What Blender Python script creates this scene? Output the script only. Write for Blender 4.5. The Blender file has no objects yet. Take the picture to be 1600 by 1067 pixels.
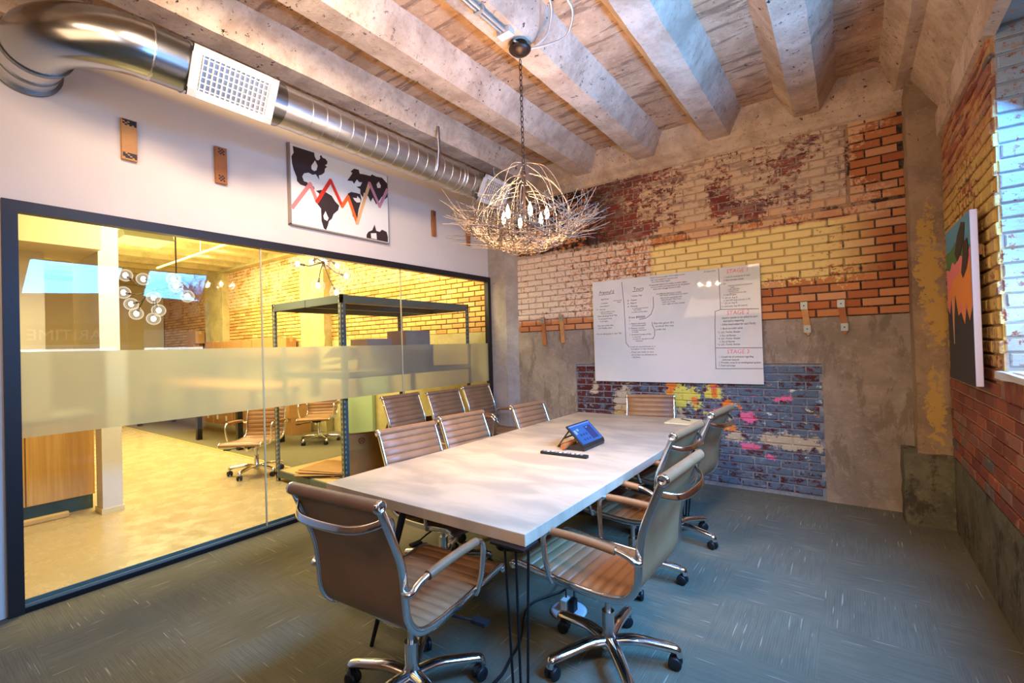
import bpy, bmesh, math, random
from math import sin, cos, pi, radians as R
from mathutils import Vector as V, Matrix as MX
S = bpy.context.scene
COL = S.collection
rnd = random.Random(7)
W, D = 4.81, 5.28            # right wall x, back wall y; the glass partition stands at x = 0, the floor at z = 0

# ------------------------------------------------------------------ camera, world, lights, exposure
def set_camera():
    f, yaw, pit, rol, cx = 724.08, 0.62816, 0.01057, -0.02964, 4.16387
    fw = V((-sin(yaw)*cos(pit), cos(yaw)*cos(pit), sin(pit)))
    rt = V((cos(yaw), sin(yaw), 0)); up = rt.cross(fw)
    r2 = cos(rol)*rt + sin(rol)*up; u2 = -sin(rol)*rt + cos(rol)*up
    m = MX((r2, u2, -fw)).transposed().to_4x4(); m.translation = (cx, 0, 1.55)
    c = bpy.data.cameras.new('camera'); c.sensor_width = 36; c.lens = 36*f/1600; c.clip_start = .05
    o = bpy.data.objects.new('camera', c); COL.objects.link(o); o.matrix_world = m; S.camera = o
set_camera()
wd = bpy.data.worlds.new('sky'); S.world = wd; wd.use_nodes = True
wd.node_tree.nodes['Background'].inputs[0].default_value = (.62, .80, 1, 1)
wd.node_tree.nodes['Background'].inputs[1].default_value = 2.0
def light(name, kind, loc, power, col, size=None, target=None, spread=None):
    l = bpy.data.lights.new(name, kind); l.energy = power; l.color = col
    if kind == 'AREA':
        l.shape = 'RECTANGLE'; l.size, l.size_y = size
        if spread: l.spread = R(spread)
    elif size: l.shadow_soft_size = size
    o = bpy.data.objects.new(name, l); COL.objects.link(o); o.location = loc
    if target is not None: o.rotation_euler = (V(target)-V(loc)).to_track_quat('-Z', 'Y').to_euler()
    return o
BLUE = (.085, .385, 1.0)
WARM = (1, .60, .30)
# daylight through the two shaded windows of the right wall, the one behind the camera, and the slits under the shades:
# sky light falls steeply to the floor, a smaller share is thrown up by the sills to the ceiling
light('daylight_window_b', 'AREA', (W+.33, 3.0, 2.55), 155, BLUE, (.80, 1.05), (2.7, 2.9, .1), 120)
light('daylight_window_a', 'AREA', (W+.33, 1.72, 2.55), 205, BLUE, (1.0, 1.05), (2.7, 1.9, .1), 120)
light('daylight_bounce_b', 'AREA', (W+.10, 3.0, 1.60), 28, BLUE, (.85, .3), (3.0, 3.2, 3.75), 70)
light('daylight_bounce_a', 'AREA', (W+.10, 1.72, 1.60), 32, BLUE, (1.0, .3), (3.0, 1.9, 3.75), 70)
light('daylight_slit_b', 'AREA', (W+.34, 3.0, 1.655), 7, (.75, .9, 1), (.95, .10), (0, 3.0, 1.655))
light('daylight_slit_a', 'AREA', (W+.34, 1.72, 1.655), 7, (.75, .9, 1), (1.05, .10), (0, 1.72, 1.655))
light('daylight_rear', 'AREA', (W+.30, -1.4, 2.2), 10, BLUE, (1.4, 1.7), (2.6, .2, 0), 120)
# warm fill lamps added out of view to brighten walls, table, chairs and ceiling
light('fill_wash', 'AREA', (3.2, -1.2, 3.45), 25, (1, .72, .48), (2.0, .4), (.6, 4.2, 3.0), 110)
light('fill_table', 'AREA', (2.1, 1.6, 3.56), 25, (1, .74, .50), (1.2, .3), (2.05, 3.0, .75), 62)
light('fill_header', 'AREA', (2.3, .9, 3.5), 24, (1, .78, .58), (.8, .3), (.0, 2.4, 2.9), 90)
light('fill_right', 'AREA', (4.2, -.2, 3.4), 16, (1, .72, .46), (.5, .3), (3.5, 3.3, 1.0), 60)
light('fill_up', 'AREA', (2.6, -.8, 2.5), 36, (1, .68, .42), (3.0, 1.0), (2.3, 1.6, 4.4))
# office lamps beyond the glass, plus an added upward fill for the ceiling there
OFF = (1, .87, .46)
light('office_lamp_1', 'AREA', (-1.2, 4.1, 3.55), 130, OFF, (1.3, 1.3), (-1.5, 4.4, 0))
light('office_lamp_2', 'AREA', (-5.5, 3.0, 3.55), 560, OFF, (4, 2.5), (-5.5, 3.4, 0))
light('office_lamp_3', 'AREA', (-.95, 2.0, 3.4), 120, OFF, (.9, .9), (-.6, 1.6, 0))
light('office_fill_up', 'AREA', (-4.5, 2.6, 2.7), 190, (1, .94, .46), (5, 3), (-4.5, 3.0, 4))
S.view_settings.view_transform = 'Standard'; S.view_settings.look = 'None'
S.view_settings.exposure = 0.0; S.view_settings.gamma = 1; S.view_settings.use_curve_mapping = False
S.cycles.use_denoising = True
S.cycles.max_bounces = 7; S.cycles.diffuse_bounces = 4; S.cycles.glossy_bounces = 3
S.cycles.transmission_bounces = 4; S.cycles.transparent_max_bounces = 12
S.cycles.caustics_reflective = False; S.cycles.caustics_refractive = False
S.cycles.sample_clamp_indirect = 4

# ------------------------------------------------------------------ material helpers
def lin(c): c /= 255; return c/12.92 if c <= .04045 else ((c+.055)/1.055)**2.4
def C(r, g, b): return (lin(r), lin(g), lin(b), 1)
class B:
    def __init__(s, name, rough=.6, metal=0, spec=.4):
        s.m = bpy.data.materials.new(name); s.m.use_nodes = True; s.t = s.m.node_tree
        s.bs = s.t.nodes['Principled BSDF']; s.out = s.t.nodes['Material Output']
        s.bs.inputs['Roughness'].default_value = rough; s.bs.inputs['Metallic'].default_value = metal
        s.bs.inputs['Specular IOR Level'].default_value = spec; s._g = None
    def set(s, sock, v):
        if isinstance(v, bpy.types.NodeSocket): s.t.links.new(v, sock)
        else: sock.default_value = v
    def n(s, t, **p):
        x = s.t.nodes.new(t)
        for k, v in p.items(): setattr(x, k, v)
        return x
    @property
    def pos(s):
        if s._g is None: s._g = s.n('ShaderNodeNewGeometry')
        return s._g.outputs['Position']
    def obj(s): return s.n('ShaderNodeTexCoord').outputs['Object']
    def xyz(s, v):
        x = s.n('ShaderNodeSeparateXYZ'); s.set(x.inputs[0], v); return x.outputs
    def ma(s, op, a, b=0., c=0.):
        x = s.n('ShaderNodeMath', operation=op)
        for i, v in enumerate((a, b, c)): s.set(x.inputs[i], v)
        return x.outputs[0]
    def sc(s, v, k):
        x = s.n('ShaderNodeVectorMath', operation='MULTIPLY'); s.set(x.inputs[0], v); x.inputs[1].default_value = k; return x.outputs[0]
    def noise(s, v, scale, det=4, ro=.6, dist=0.):
        x = s.n('ShaderNodeTexNoise'); s.set(x.inputs['Vector'], v)
        x.inputs['Scale'].default_value = scale; x.inputs['Detail'].default_value = det
        x.inputs['Roughness'].default_value = ro; x.inputs['Distortion'].default_value = dist
        return x.outputs[0]
    def ss(s, x, a, b, lo=0., hi=1.):
        k = s.n('ShaderNodeMapRange', interpolation_type='SMOOTHSTEP'); s.set(k.inputs[0], x)
        for i, v in enumerate((a, b, lo, hi)): k.inputs[i+1].default_value = v
        return k.outputs[0]
    def band(s, x, lo, hi, w): return s.ma('MULTIPLY', s.ss(x, lo-w, lo+w), s.ss(x, hi-w, hi+w, 1., 0.))
    def mul(s, *a):
        r = a[0]
        for q in a[1:]: r = s.ma('MULTIPLY', r, q)
        return r
    def mix(s, f, a, b):
        x = s.n('ShaderNodeMix', data_type='RGBA'); s.set(x.inputs[0], f); s.set(x.inputs[6], a); s.set(x.inputs[7], b); return x.outputs[2]
    def ramp(s, f, stops, const=False):
        x = s.n('ShaderNodeValToRGB'); s.set(x.inputs[0], f); e = x.color_ramp.elements
        if const: x.color_ramp.interpolation = 'CONSTANT'
        while len(e) < len(stops): e.new(.5)
        for q, (p, c) in zip(e, stops): q.position = p; q.color = c
        return x.outputs[0]
    def rand(s):
        a = s.n('ShaderNodeObjectInfo').outputs['Random']; 
        if s._g is None: s._g = s.n('ShaderNodeNewGeometry')
        return s.ma('FRACT', s.ma('ADD', a, s._g.outputs['Random Per Island']))
    def bump(s, h, st=.4, d=.01):
        x = s.n('ShaderNodeBump'); x.inputs['Strength'].default_value = st; x.inputs['Distance'].default_value = d
        s.set(x.inputs['Height'], h); s.t.links.new(x.outputs[0], s.bs.inputs['Normal'])
    def col(s, c): s.set(s.bs.inputs['Base Color'], c)
    def rough(s, c): s.set(s.bs.inputs['Roughness'], c)
    def emit(s, c, st): s.set(s.bs.inputs['Emission Color'], c); s.bs.inputs['Emission Strength'].default_value = st
MATS = {}
def plain(name, c, rough=.6, metal=0, spec=.4, var=.0):
    if name in MATS: return MATS[name]
    b = B(name, rough, metal, spec)
    if var:
        k = b.noise(b.obj(), 6, 5, .65)
        b.col(b.mix(b.ss(k, .3, .7), tuple(x*(1-var) for x in c[:3])+(1,), tuple(min(1, x*(1+var)) for x in c[:3])+(1,)))
        b.bump(k, .08, .005)
    else: b.col(c)
    MATS[name] = b.m; return b.m

def inset(b, f, *pts):
    """patch mask: 1 near any of the (cx, cz, rx, rz) spots, with ragged edges from f"""
    x, z = pts[0]
    tot = None
    for cx, cz, rx, rz in pts[1:]:
        dx = b.ma('DIVIDE', b.ma('SUBTRACT', x, cx), rx); dz = b.ma('DIVIDE', b.ma('SUBTRACT', z, cz), rz)
        d = b.ma('SQRT', b.ma('ADD', b.ma('MULTIPLY', dx, dx), b.ma('MULTIPLY', dz, dz)))
        k = b.ss(b.ma('SUBTRACT', d, b.ma('MULTIPLY', b.ma('SUBTRACT', f, .5), 7.)), .85, .95, 1., 0.)
        tot = k if tot is None else b.ma('MAXIMUM', tot, k)
    return tot

def back_paint(b, brick):
    p = b.pos; q = b.xyz(p)
    n0 = b.noise(p, 7, 3, .6)
    x = b.ma('ADD', q[0], b.ma('MULTIPLY', b.ma('SUBTRACT', n0, .5), .10))
    z = b.ma('ADD', q[2], b.ma('MULTIPLY', b.ma('SUBTRACT', b.noise(p, 9, 3, .6), .5), .06))
    peel = b.noise(p, 26, 6, .72); peel2 = b.noise(b.sc(p, (1, 1, 1.8)), 13, 6, .75); big = b.noise(p, 2.2, 3, .55)
    up = b.ss(z, 2.76, 2.79); right = b.ss(x, 4.19, 4.20); low = b.ss(z, 1.30, 1.33, 1., 0.); leftz = b.ss(x, 1.545, 1.56, 1., 0.)
    if brick:
        r = b.rand()
        orange = b.ramp(r, [(0, C(186, 112, 64)), (.35, C(206, 138, 86)), (.7, C(168, 94, 56)), (1, C(216, 160, 114))])
        maroon = b.ramp(r, [(0, C(110, 48, 44)), (.4, C(140, 62, 52)), (.75, C(92, 50, 54)), (1, C(150, 84, 70))])
        dark = b.ramp(r, [(0, C(64, 28, 26)), (.5, C(96, 38, 32)), (1, C(72, 40, 42))])
        c = b.mix(b.mul(up, b.ss(x, 4.19, 4.20, 1., 0.), b.ss(x, 1.545, 1.56)), orange, maroon)
        c = b.mix(low, c, dark)
    else:
        c = b.mix(up, C(88, 66, 54), C(172, 148, 128)); c = b.mix(right, c, C(48, 36, 30)); c = b.mix(low, c, C(150, 152, 156))
        c = b.mix(b.mul(leftz, up), c, C(52, 40, 34))
        c = b.mix(b.ss(b.noise(p, 40, 3), .35, .7, 0., .5), c, C(120, 98, 82))
    k = 1. if brick else .55
    # cream paint left on the upper field
    m = b.mul(up, b.ss(x, 1.58, 1.64), b.ss(x, 4.17, 4.2, 1., 0.))
    fade = b.ss(x, 1.7, 2.7, -.08, .05)
    c = b.mix(b.mul(m, b.ss(b.ma('ADD', b.ma('ADD', b.ma('ADD', b.ma('MULTIPLY', peel2, .6), b.ma('MULTIPLY', peel, .4)), fade), b.ma('MULTIPLY', b.ma('SUBTRACT', big, .5), .5)), .50, .55), k*.95), c, C(214, 186, 156))
    c = b.mix(b.mul(m, b.ss(b.noise(b.sc(p, (.7, 1, 1.6)), 7, 5, .7), .50, .62, 0., .7)), c, C(152, 124, 112))
    # soot over the corner field
    m = b.mul(up, b.ss(x, 1.45, 2.3, 1., .0))
    c = b.mix(b.mul(m, b.ss(b.ma('ADD', peel2, b.ma('MULTIPLY', b.ma('SUBTRACT', big, .5), .4)), .44, .50)), c, C(40, 34, 32))
    # white paint flaking off the middle field
    mid = b.mul(b.ss(z, 1.74, 1.78), b.ss(z, 2.76, 2.79, 1., 0.))
    m = b.mul(mid, b.ss(x, 2.30, 2.45, 1., 0.), b.ss(z, 1.84, 1.95))
    c = b.mix(b.mul(m, b.ss(b.ma('ADD', peel, b.ss(x, .6, 2.3, .06, -.03)), .44, .50), k), c, C(226, 204, 182))
    # pale course and the strip by the pillar
    m = b.mul(b.ss(z, 2.62, 2.66), b.ss(x, 2.4, 2.5), b.ss(x, 4.4, 4.6, 1., 0.), b.ss(z, 3.5, 3.56, 1., 0.), b.ma('MAXIMUM', right, b.ss(z, 2.84, 2.87, 1., 0.)))
    c = b.mix(b.mul(m, b.ss(b.ma('ADD', peel, b.ma('MULTIPLY', b.ma('SUBTRACT', big, .5), 1.1)), .47, .52), k), c, C(216, 172, 132))
    # yellow paint
    m = b.mul(b.ss(z, 1.90, 2.0), b.ss(z, 2.63, 2.66, 1., 0.), b.ss(x, 2.32, 2.40), b.ss(x, 3.95, 4.5, 1., 0.))
    thr = b.ma('ADD', b.ma('MULTIPLY', peel, .6), b.ma('ADD', b.ma('MULTIPLY', big, .35), b.mul(b.ss(z, 1.95, 2.3, -.14, .03), 1.)))
    c = b.mix(b.mul(m, b.ss(thr, .385, .42), .96 if brick else .5), c, C(242, 216, 142))
    # slate blue paint of the lower panel with scraps of old coats
    c = b.mix(b.mul(low, b.ss(b.ma('ADD', peel2, b.ss(x, 1.3, 3.0, -.10, .03)), .45, .51), .9 if brick else .35), c, C(92, 112, 132))
    c = b.mix(b.mul(low, b.ss(b.noise(p, 17, 4, .7), .60, .64)), c, C(120, 132, 142))
    f = b.ma('ADD', b.ma('MULTIPLY', peel2, .5), b.ma('MULTIPLY', b.noise(p, 6, 5, .75), .5))
    XZ = (q[0], q[2])
    for colr, spots in ((C(188, 172, 148), ((1.95, .88, .10, .20), (1.60, 1.0, .05, .08), (2.32, 1.16, .07, .05), (3.72, .52, .35, .07), (3.2, .55, .12, .05), (3.05, .72, .10, .05), (2.6, .72, .1, .1))),
                        (C(214, 206, 96), ((2.72, 1.16, .11, .09), (2.68, .95, .20, .16), (2.95, .98, .10, .08), (3.0, .78, .10, .05))),
                        (C(226, 132, 58), ((2.98, 1.02, .03, .10), (3.06, .62, .11, .05), (3.12, .86, .07, .06), (2.52, 1.06, .06, .09), (2.78, .90, .05, .045))),
                        (C(226, 110, 150), ((3.30, .74, .10, .05), (3.0, .80, .09, .04), (3.34, .46, .08, .04), (3.62, .95, .07, .03), (3.5, .36, .05, .03)))):
        c = b.mix(b.mul(low, inset(b, f, XZ, *spots)), c, colr)
    reg = b.mul(low, b.ss(x, 2.3, 2.7), b.ss(z, .28, .4), b.ss(z, 1.05, 1.2, 1., 0.))
    scr = b.noise(b.sc(p, (1, 1, 1.7)), 10, 6, .72)
    tone = b.ramp(b.noise(p, 3.1, 2, .5), [(.0, C(226, 132, 58)), (.40, C(214, 206, 150)), (.47, C(206, 214, 206)), (.54, C(150, 176, 196)), (.62, C(224, 116, 150))], True)
    c = b.mix(b.mul(reg, b.ss(scr, .60, .63), .95), c, tone)
    return c, peel, peel2

def mk_brick_back(brick):
    b = B('painted_brick' if brick else 'old_mortar', .82, 0, .25); c, pe, p2 = back_paint(b, brick)
    b.col(c); b.bump(b.ma('ADD', pe, b.ma('MULTIPLY', b.noise(b.pos, 70, 3), .5)), .55, .008); return b.m
def mk_brick_right(brick):
    b = B('red_brick' if brick else 'sandy_mortar', .82, 0, .25); p = b.pos; q = b.xyz(p)
    pe = b.noise(p, 24, 6, .72); big = b.noise(p, 3, 3, .55); sm = b.noise(b.sc(p, (1, .35, 2.2)), 7, 5, .7, .6)
    if brick: c = b.ramp(b.rand(), [(0, C(140, 78, 58)), (.3, C(156, 88, 64)), (.6, C(120, 66, 54)), (.85, C(158, 108, 90)), (1, C(100, 92, 86))])
    else: c = b.mix(b.ss(b.noise(p, 30, 4), .3, .7), C(168, 134, 106), C(196, 162, 128))
    z = q[2]; y = b.ma('ADD', q[1], b.ma('MULTIPLY', b.ma('SUBTRACT', big, .5), .5))
    zz = b.ma('ADD', z, b.ma('MULTIPLY', b.ma('SUBTRACT', big, .5), .5))
    ym = b.mul(b.ss(zz, 1.22, 1.42), b.ss(zz, 2.52, 2.85, 1., 0.))
    c = b.mix(b.mul(ym, b.ss(b.ma('ADD', pe, b.ma('MULTIPLY', b.ma('SUBTRACT', big, .5), .4)), .40, .46), .95 if brick else .75), c, C(208, 170, 92))
    c = b.mix(b.mul(b.ss(z, .7, 1.4, 1., 0.), b.ss(b.noise(p, 9, 4, .7), .58, .66, 0., .6)), c, C(176, 128, 104))
    c = b.mix(b.mul(b.ss(zz, 2.45, 2.8), b.ss(sm, .44, .56), .85), c, C(196, 142, 92))
    rev = b.ss(q[0], W+.012, W+.02)           # the window reveal was whitewashed
    c = b.mix(b.mul(rev, b.ss(pe, .38, .46)), c, C(160, 167, 170))
    b.col(c); b.bump(b.ma('ADD', pe, b.noise(p, 60, 3)), .5, .008); return b.m
def mk_brick_office(brick):
    b = B('tan_brick' if brick else 'dark_mortar', .8, 0, .25); p = b.pos; q = b.xyz(p)
    pe = b.noise(p, 20, 6, .7)
    if brick: c = b.ramp(b.rand(), [(0, C(206, 160, 92)), (.4, C(222, 178, 104)), (.7, C(190, 138, 78)), (1, C(228, 190, 122))])
    else: c = C(72, 54, 36)
    m = b.mul(b.ss(q[2], 2.62, 2.75), b.ss(b.noise(p, 1.6, 3), .40, .5))
    c = b.mix(b.mul(m, b.ss(pe, .42, .5)), c, C(216, 184, 150))
    c = b.mix(b.ss(pe, .62, .68, 0., .5), c, C(120, 92, 66))
    b.col(c); b.bump(pe, .5, .008); return b.m
def mk_concrete(name, c1, c2, c3, scale=1., dark=.0, lines=None, extra=None):
    b = B(name, .85, 0, .2); p = b.pos
    n1 = b.noise(p, 2.1*scale, 6, .68, .4); n2 = b.noise(p, 16*scale, 6, .72); n3 = b.noise(p, 60, 3, .6)
    c = b.mix(b.ss(n1, .32, .68), c1, c2); c = b.mix(b.ss(n2, .52, .70, 0., .5), c, c3)
    h = b.ma('ADD', n2, b.ma('MULTIPLY', n3, .5))
    if lines:
        q = b.xyz(p); v = b.sc(p, lines); s1 = b.noise(v, 4, 6, .72, .3)
        c = b.mix(b.ss(s1, .52, .60, 0., .75), c, C(*extra)); h = b.ma('ADD', h, b.ma('MULTIPLY', s1, 1.5))
    if dark:
        sp = b.noise(p, 19, 5, .8); reg = b.noise(p, 1.7, 2, .5)
        c = b.mix(b.mul(b.ss(sp, .665-dark, .69-dark), b.ss(reg, .42, .56)), c, C(38, 34, 32))
    if name == 'pillar_concrete':
        q = b.xyz(p); f = b.ma('ADD', b.ma('MULTIPLY', n2, .5), b.ma('MULTIPLY', b.noise(p, 6, 5, .75), .5))
        c = b.mix(b.mul(inset(b, f, (q[0], q[2]), (4.71, .98, .055, .30), (4.70, 2.05, .07, .45), (4.76, 1.65, .05, .2), (4.66, 2.4, .03, .1)), .9), c, C(196, 156, 82))
        c = b.mix(b.ss(b.noise(p, 9, 5, .75), .60, .66, 0., .5), c, C(84, 70, 58))
    if name == 'stained_plinth_concrete':
        c = b.mix(b.ss(b.noise(b.sc(p, (1, 1, .6)), 5, 6, .75), .52, .62, 0., .8), c, C(62, 54, 46))
    b.col(c); b.bump(h, .5, .012); return b.m
M = dict(
 brick=mk_brick_back(True), mortar=mk_brick_back(False), rbrick=mk_brick_right(True), rmortar=mk_brick_right(False),
 obrick=mk_brick_office(True), omortar=mk_brick_office(False),
 slab=mk_concrete('board_marked_concrete', C(206, 168, 132), C(170, 130, 96), C(222, 194, 164), 1.0, .06, (.5, 3.2, 1), (122, 92, 70)),
 beam=mk_concrete('beam_concrete', C(216, 190, 164), C(176, 150, 126), C(150, 118, 90), 1.7, .06),
 band=mk_concrete('grey_concrete', C(166, 148, 130), C(136, 122, 108), C(184, 166, 148), 1.1, .0, (1.2, 1, .5), (122, 106, 92)),
 pillar=mk_concrete('pillar_concrete', C(170, 142, 112), C(132, 108, 86), C(190, 160, 122), 1.4, .02),
 greyp=mk_concrete('pale_pillar_concrete', C(176, 164, 154), C(150, 138, 128), C(186, 172, 150), 1.4, .01),
 plinth=mk_concrete('stained_plinth_concrete', C(122, 116, 92), C(96, 90, 74), C(150, 140, 104), 1.5, .05),
 ocon=mk_concrete('office_concrete', C(196, 182, 130), C(170, 156, 108), C(210, 196, 150), 1.2, .0),
 chrome=plain('polished_aluminium', (.80, .81, .83, 1), .14, 1), steel=plain('satin_steel', (.62, .62, .63, 1), .3, 1),
 black=plain('black_plastic', C(26, 27, 30), .45), dark=plain('black_steel', C(24, 24, 26), .4, .3),
 frame=plain('dark_bronze_frame', C(40, 36, 36), .45, .2), white=plain('white_enamel', C(212, 207, 203), .4),
 cardboard=plain('cardboard', C(176, 132, 82), .8, 0, .2, .08), cardin=plain('cardboard_edge', C(140, 104, 64), .85),
 label=plain('white_paper', C(236, 232, 220), .7), wood=plain('pale_timber', C(196, 140, 84), .6, 0, .3, .12),
 wood2=plain('brown_timber', C(168, 104, 58), .6, 0, .3, .12), zinc=plain('zinc_plate', C(140, 148, 150), .4, .7),
 twig=plain('dry_twig', C(146, 126, 106), .7, 0, .3, .15), twigd=plain('dark_twig', C(84, 72, 62), .7, 0, .3, .15),
 bronze=plain('dark_bronze', C(58, 44, 36), .4, .6), post=None, cable=plain('black_cable', C(20, 20, 22), .5),
 conduit=plain('galvanised_conduit', C(190, 188, 184), .35, .6), paintw=plain('beige_plaster', C(222, 206, 168), .8),
 red=plain('red_marker', C(232, 124, 124), .6), ink=plain('black_marker', C(52, 48, 48), .6))

def mk():
    b = B('brown_leather', .42, 0, .5); k = b.noise(b.obj(), 90, 3, .6); g = b.noise(b.obj(), 5, 3, .6)
    b.col(b.mix(b.ss(g, .3, .7), C(128, 91, 60), C(145, 105, 71))); b.bump(k, .12, .002); M['leather'] = b.m
    b = B('loop_pile_carpet', .95, 0, .1); p = b.pos; q = b.xyz(p)
    ck = b.ma('MODULO', b.ma('ADD', b.ma('FLOOR', b.ma('MULTIPLY', b.ma('ADD', q[0], 10), 2)), b.ma('FLOOR', b.ma('MULTIPLY', b.ma('ADD', q[1], 10), 2))), 2)
    def pick(a, c_):
        mm = b.n('ShaderNodeMix', data_type='FLOAT'); b.set(mm.inputs[0], ck); b.set(mm.inputs[2], a); b.set(mm.inputs[3], c_); return mm.outputs[0]
    rib = pick(b.ma('SINE', b.ma('MULTIPLY', q[0], 520)), b.ma('SINE', b.ma('MULTIPLY', q[1], 520)))
    st = pick(b.noise(b.sc(p, (70, 4, 1)), 1, 2, .6), b.noise(b.sc(p, (4, 70, 1)), 1, 2, .6))
    ds = pick(b.noise(b.sc(p, (95, 3.2, 1)), 1, 1, .5), b.noise(b.sc(p, (3.2, 95, 1)), 1, 1, .5))
    base = b.mix(b.ss(b.noise(p, 1.5, 3), .3, .7), C(102, 97, 80), C(114, 108, 90))
    c = b.mix(b.ss(st, .42, .62, 0., .35), base, C(86, 83, 74))
    c = b.mix(b.ss(rib, -.2, .9, 0., .14), c, C(60, 56, 50))
    c = b.mix(b.ss(ds, .70, .73, 0., .55), c, C(186, 174, 152))
    b.col(c); b.bump(b.ma('ADD', b.ma('MULTIPLY', st, .6), b.noise(p, 260, 2)), .5, .003); M['carpet'] = b.m
    b = B('polished_concrete', .22, 0, .5); p = b.pos; k = b.noise(b.sc(p, (1, 2.2, 1)), 1.6, 6, .6, .4)
    b.col(b.mix(b.ss(k, .25, .75), C(186, 164, 124), C(180, 158, 118))); b.rough(b.ss(b.noise(p, 5, 4), .3, .7, .16, .34)); M['polished'] = b.m
    b = B('office_carpet', .95, 0, .1); b.col(b.mix(b.noise(b.pos, 30, 3), C(120, 112, 86), C(104, 96, 74))); M['ocarpet'] = b.m
    b = B('white_plaster', .75, 0, .3); p = b.pos; k = b.noise(p, 2, 3)
    b.col(b.mix(k, C(228, 214, 200), C(216, 202, 188))); b.bump(b.noise(p, 80, 2), .05, .003); M['plaster'] = b.m
    b = B('shadow_mottled_laminate', .32, 0, .45); p = b.pos; k = b.noise(b.sc(p, (1.5, 3.5, 1)), 1.6, 3, .5, .5)
    b.col(b.mix(b.ss(k, .34, .66), C(194, 172, 144), C(164, 149, 128))); M['table'] = b.m  # soft patches in the top's colour imitate shadows of the twig nest
    b = B('galvanised_duct', .3, 1); p = b.pos; k = b.noise(b.sc(p, (3, .6, 3)), 6, 4, .6)
    b.col(b.mix(b.ss(k, .3, .7), (.56, .55, .53, 1), (.64, .63, .60, 1))); b.rough(b.ss(k, .3, .7, .32, .40)); M['duct'] = b.m
    b = B('whiteboard_enamel', .03, 0, .5); k = b.noise(b.pos, 2.2, 3, .5)
    b.col(b.mix(b.ss(k, .35, .65), C(222, 218, 214), C(212, 214, 210))); M['board'] = b.m  # faint clouds in the enamel colour stand in for twig shadows
    b = B('oak_veneer', .45, 0, .4); p = b.pos; k = b.noise(b.sc(p, (30, 30, 1.2)), 1, 4, .6)
    b.col(b.mix(b.ss(k, .3, .7), C(206, 164, 98), C(188, 142, 80))); M['oak'] = b.m
    b = B('slotted_blue_steel', .45, .2); q = b.xyz(b.pos)
    h = b.mul(b.ss(b.ma('ABSOLUTE', b.ma('SUBTRACT', b.ma('FRACT', b.ma('MULTIPLY', q[2], 19)), .5)), .2, .26, 1., 0.),
              b.ss(b.ma('ABSOLUTE', b.ma('SUBTRACT', b.ma('FRACT', b.ma('MULTIPLY', b.ma('ADD', q[0], q[1]), 20)), .5)), .14, .2, 1., 0.))
    b.col(b.mix(h, C(92, 106, 108), C(196, 182, 130))); M['post'] = b.m
    M['rackbeam'] = plain('blue_grey_steel', C(86, 98, 96), .45, .1); M['particle'] = plain('particle_board', C(206, 170, 110), .7, 0, .2, .06)
    # clear glass: thin sheet, mirror-like share by Fresnel
    def glassy(name, tint, base, film=None):
        b = B(name); t = b.t
        tr = b.n('ShaderNodeBsdfTransparent'); tr.inputs[0].default_value = tint
        gl = b.n('ShaderNodeBsdfGlossy'); gl.inputs['Roughness'].default_value = .015; gl.inputs[0].default_value = (1, 1, 1, 1)
        fr = b.n('ShaderNodeFresnel'); fr.inputs[0].default_value = base
        mx = b.n('ShaderNodeMixShader'); t.links.new(fr.outputs[0], mx.inputs[0]); t.links.new(tr.outputs[0], mx.inputs[1]); t.links.new(gl.outputs[0], mx.inputs[2])
        t.links.new(mx.outputs[0], b.out.inputs[0]); return b.m
    M['glass'] = glassy('clear_glass', (.96, .97, .93, 1), 1.44)
    b = B('globe_glass'); t = b.t  # glass emits a glow of its own, standing in for bulb light
    tr = b.n('ShaderNodeBsdfTransparent'); tr.inputs[0].default_value = (.95, .92, .86, 1); em = b.n('ShaderNodeEmission'); em.inputs[0].default_value = (1, .90, .70, 1); em.inputs[1].default_value = 1.3
    lw = b.n('ShaderNodeLayerWeight'); lw.inputs[0].default_value = .35; f_ = b.ss(lw.outputs['Facing'], .1, 1., .12, .75)
    mx = b.n('ShaderNodeMixShader'); t.links.new(f_, mx.inputs[0]); t.links.new(tr.outputs[0], mx.inputs[1]); t.links.new(em.outputs[0], mx.inputs[2]); t.links.new(mx.outputs[0], b.out.inputs[0]); M['globe'] = b.m
    b = B('frosted_film'); t = b.t
    rf = b.n('ShaderNodeBsdfRefraction'); rf.inputs['Roughness'].default_value = .32; rf.inputs['IOR'].default_value = 1.12; rf.inputs[0].default_value = (.66, .67, .56, 1)
    tl = b.n('ShaderNodeBsdfTranslucent'); tl.inputs[0].default_value = (.58, .60, .45, 1)
    df = b.n('ShaderNodeBsdfDiffuse'); df.inputs[0].default_value = (.70, .72, .62, 1)
    m1 = b.n('ShaderNodeMixShader'); m1.inputs[0].default_value = .45; t.links.new(rf.outputs[0], m1.inputs[1]); t.links.new(tl.outputs[0], m1.inputs[2])
    m2 = b.n('ShaderNodeMixShader'); m2.inputs[0].default_value = .14; t.links.new(m1.outputs[0], m2.inputs[1]); t.links.new(df.outputs[0], m2.inputs[2])
    t.links.new(m2.outputs[0], b.out.inputs[0]); M['film'] = b.m
    b = B('lit_bulb'); b.col((1, .8, .5, 1)); b.emit((1, .80, .52, 1), 40); M['bulb'] = b.m
    b = B('lit_globe_core'); b.col((1, .85, .6, 1)); b.emit((1, .86, .62, 1), 26); M['core'] = b.m
    b = B('lit_screen', .2); b.col((0, 0, 0, 1)); b.emit(C(24, 112, 226), .95); M['screen'] = b.m
    for nm, c, e in (('screen_dark', C(10, 62, 170), .8), ('screen_pale', C(150, 205, 250), .9)):
        b = B(nm, .2); b.col((0, 0, 0, 1)); b.emit(c, e); M[nm] = b.m
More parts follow.
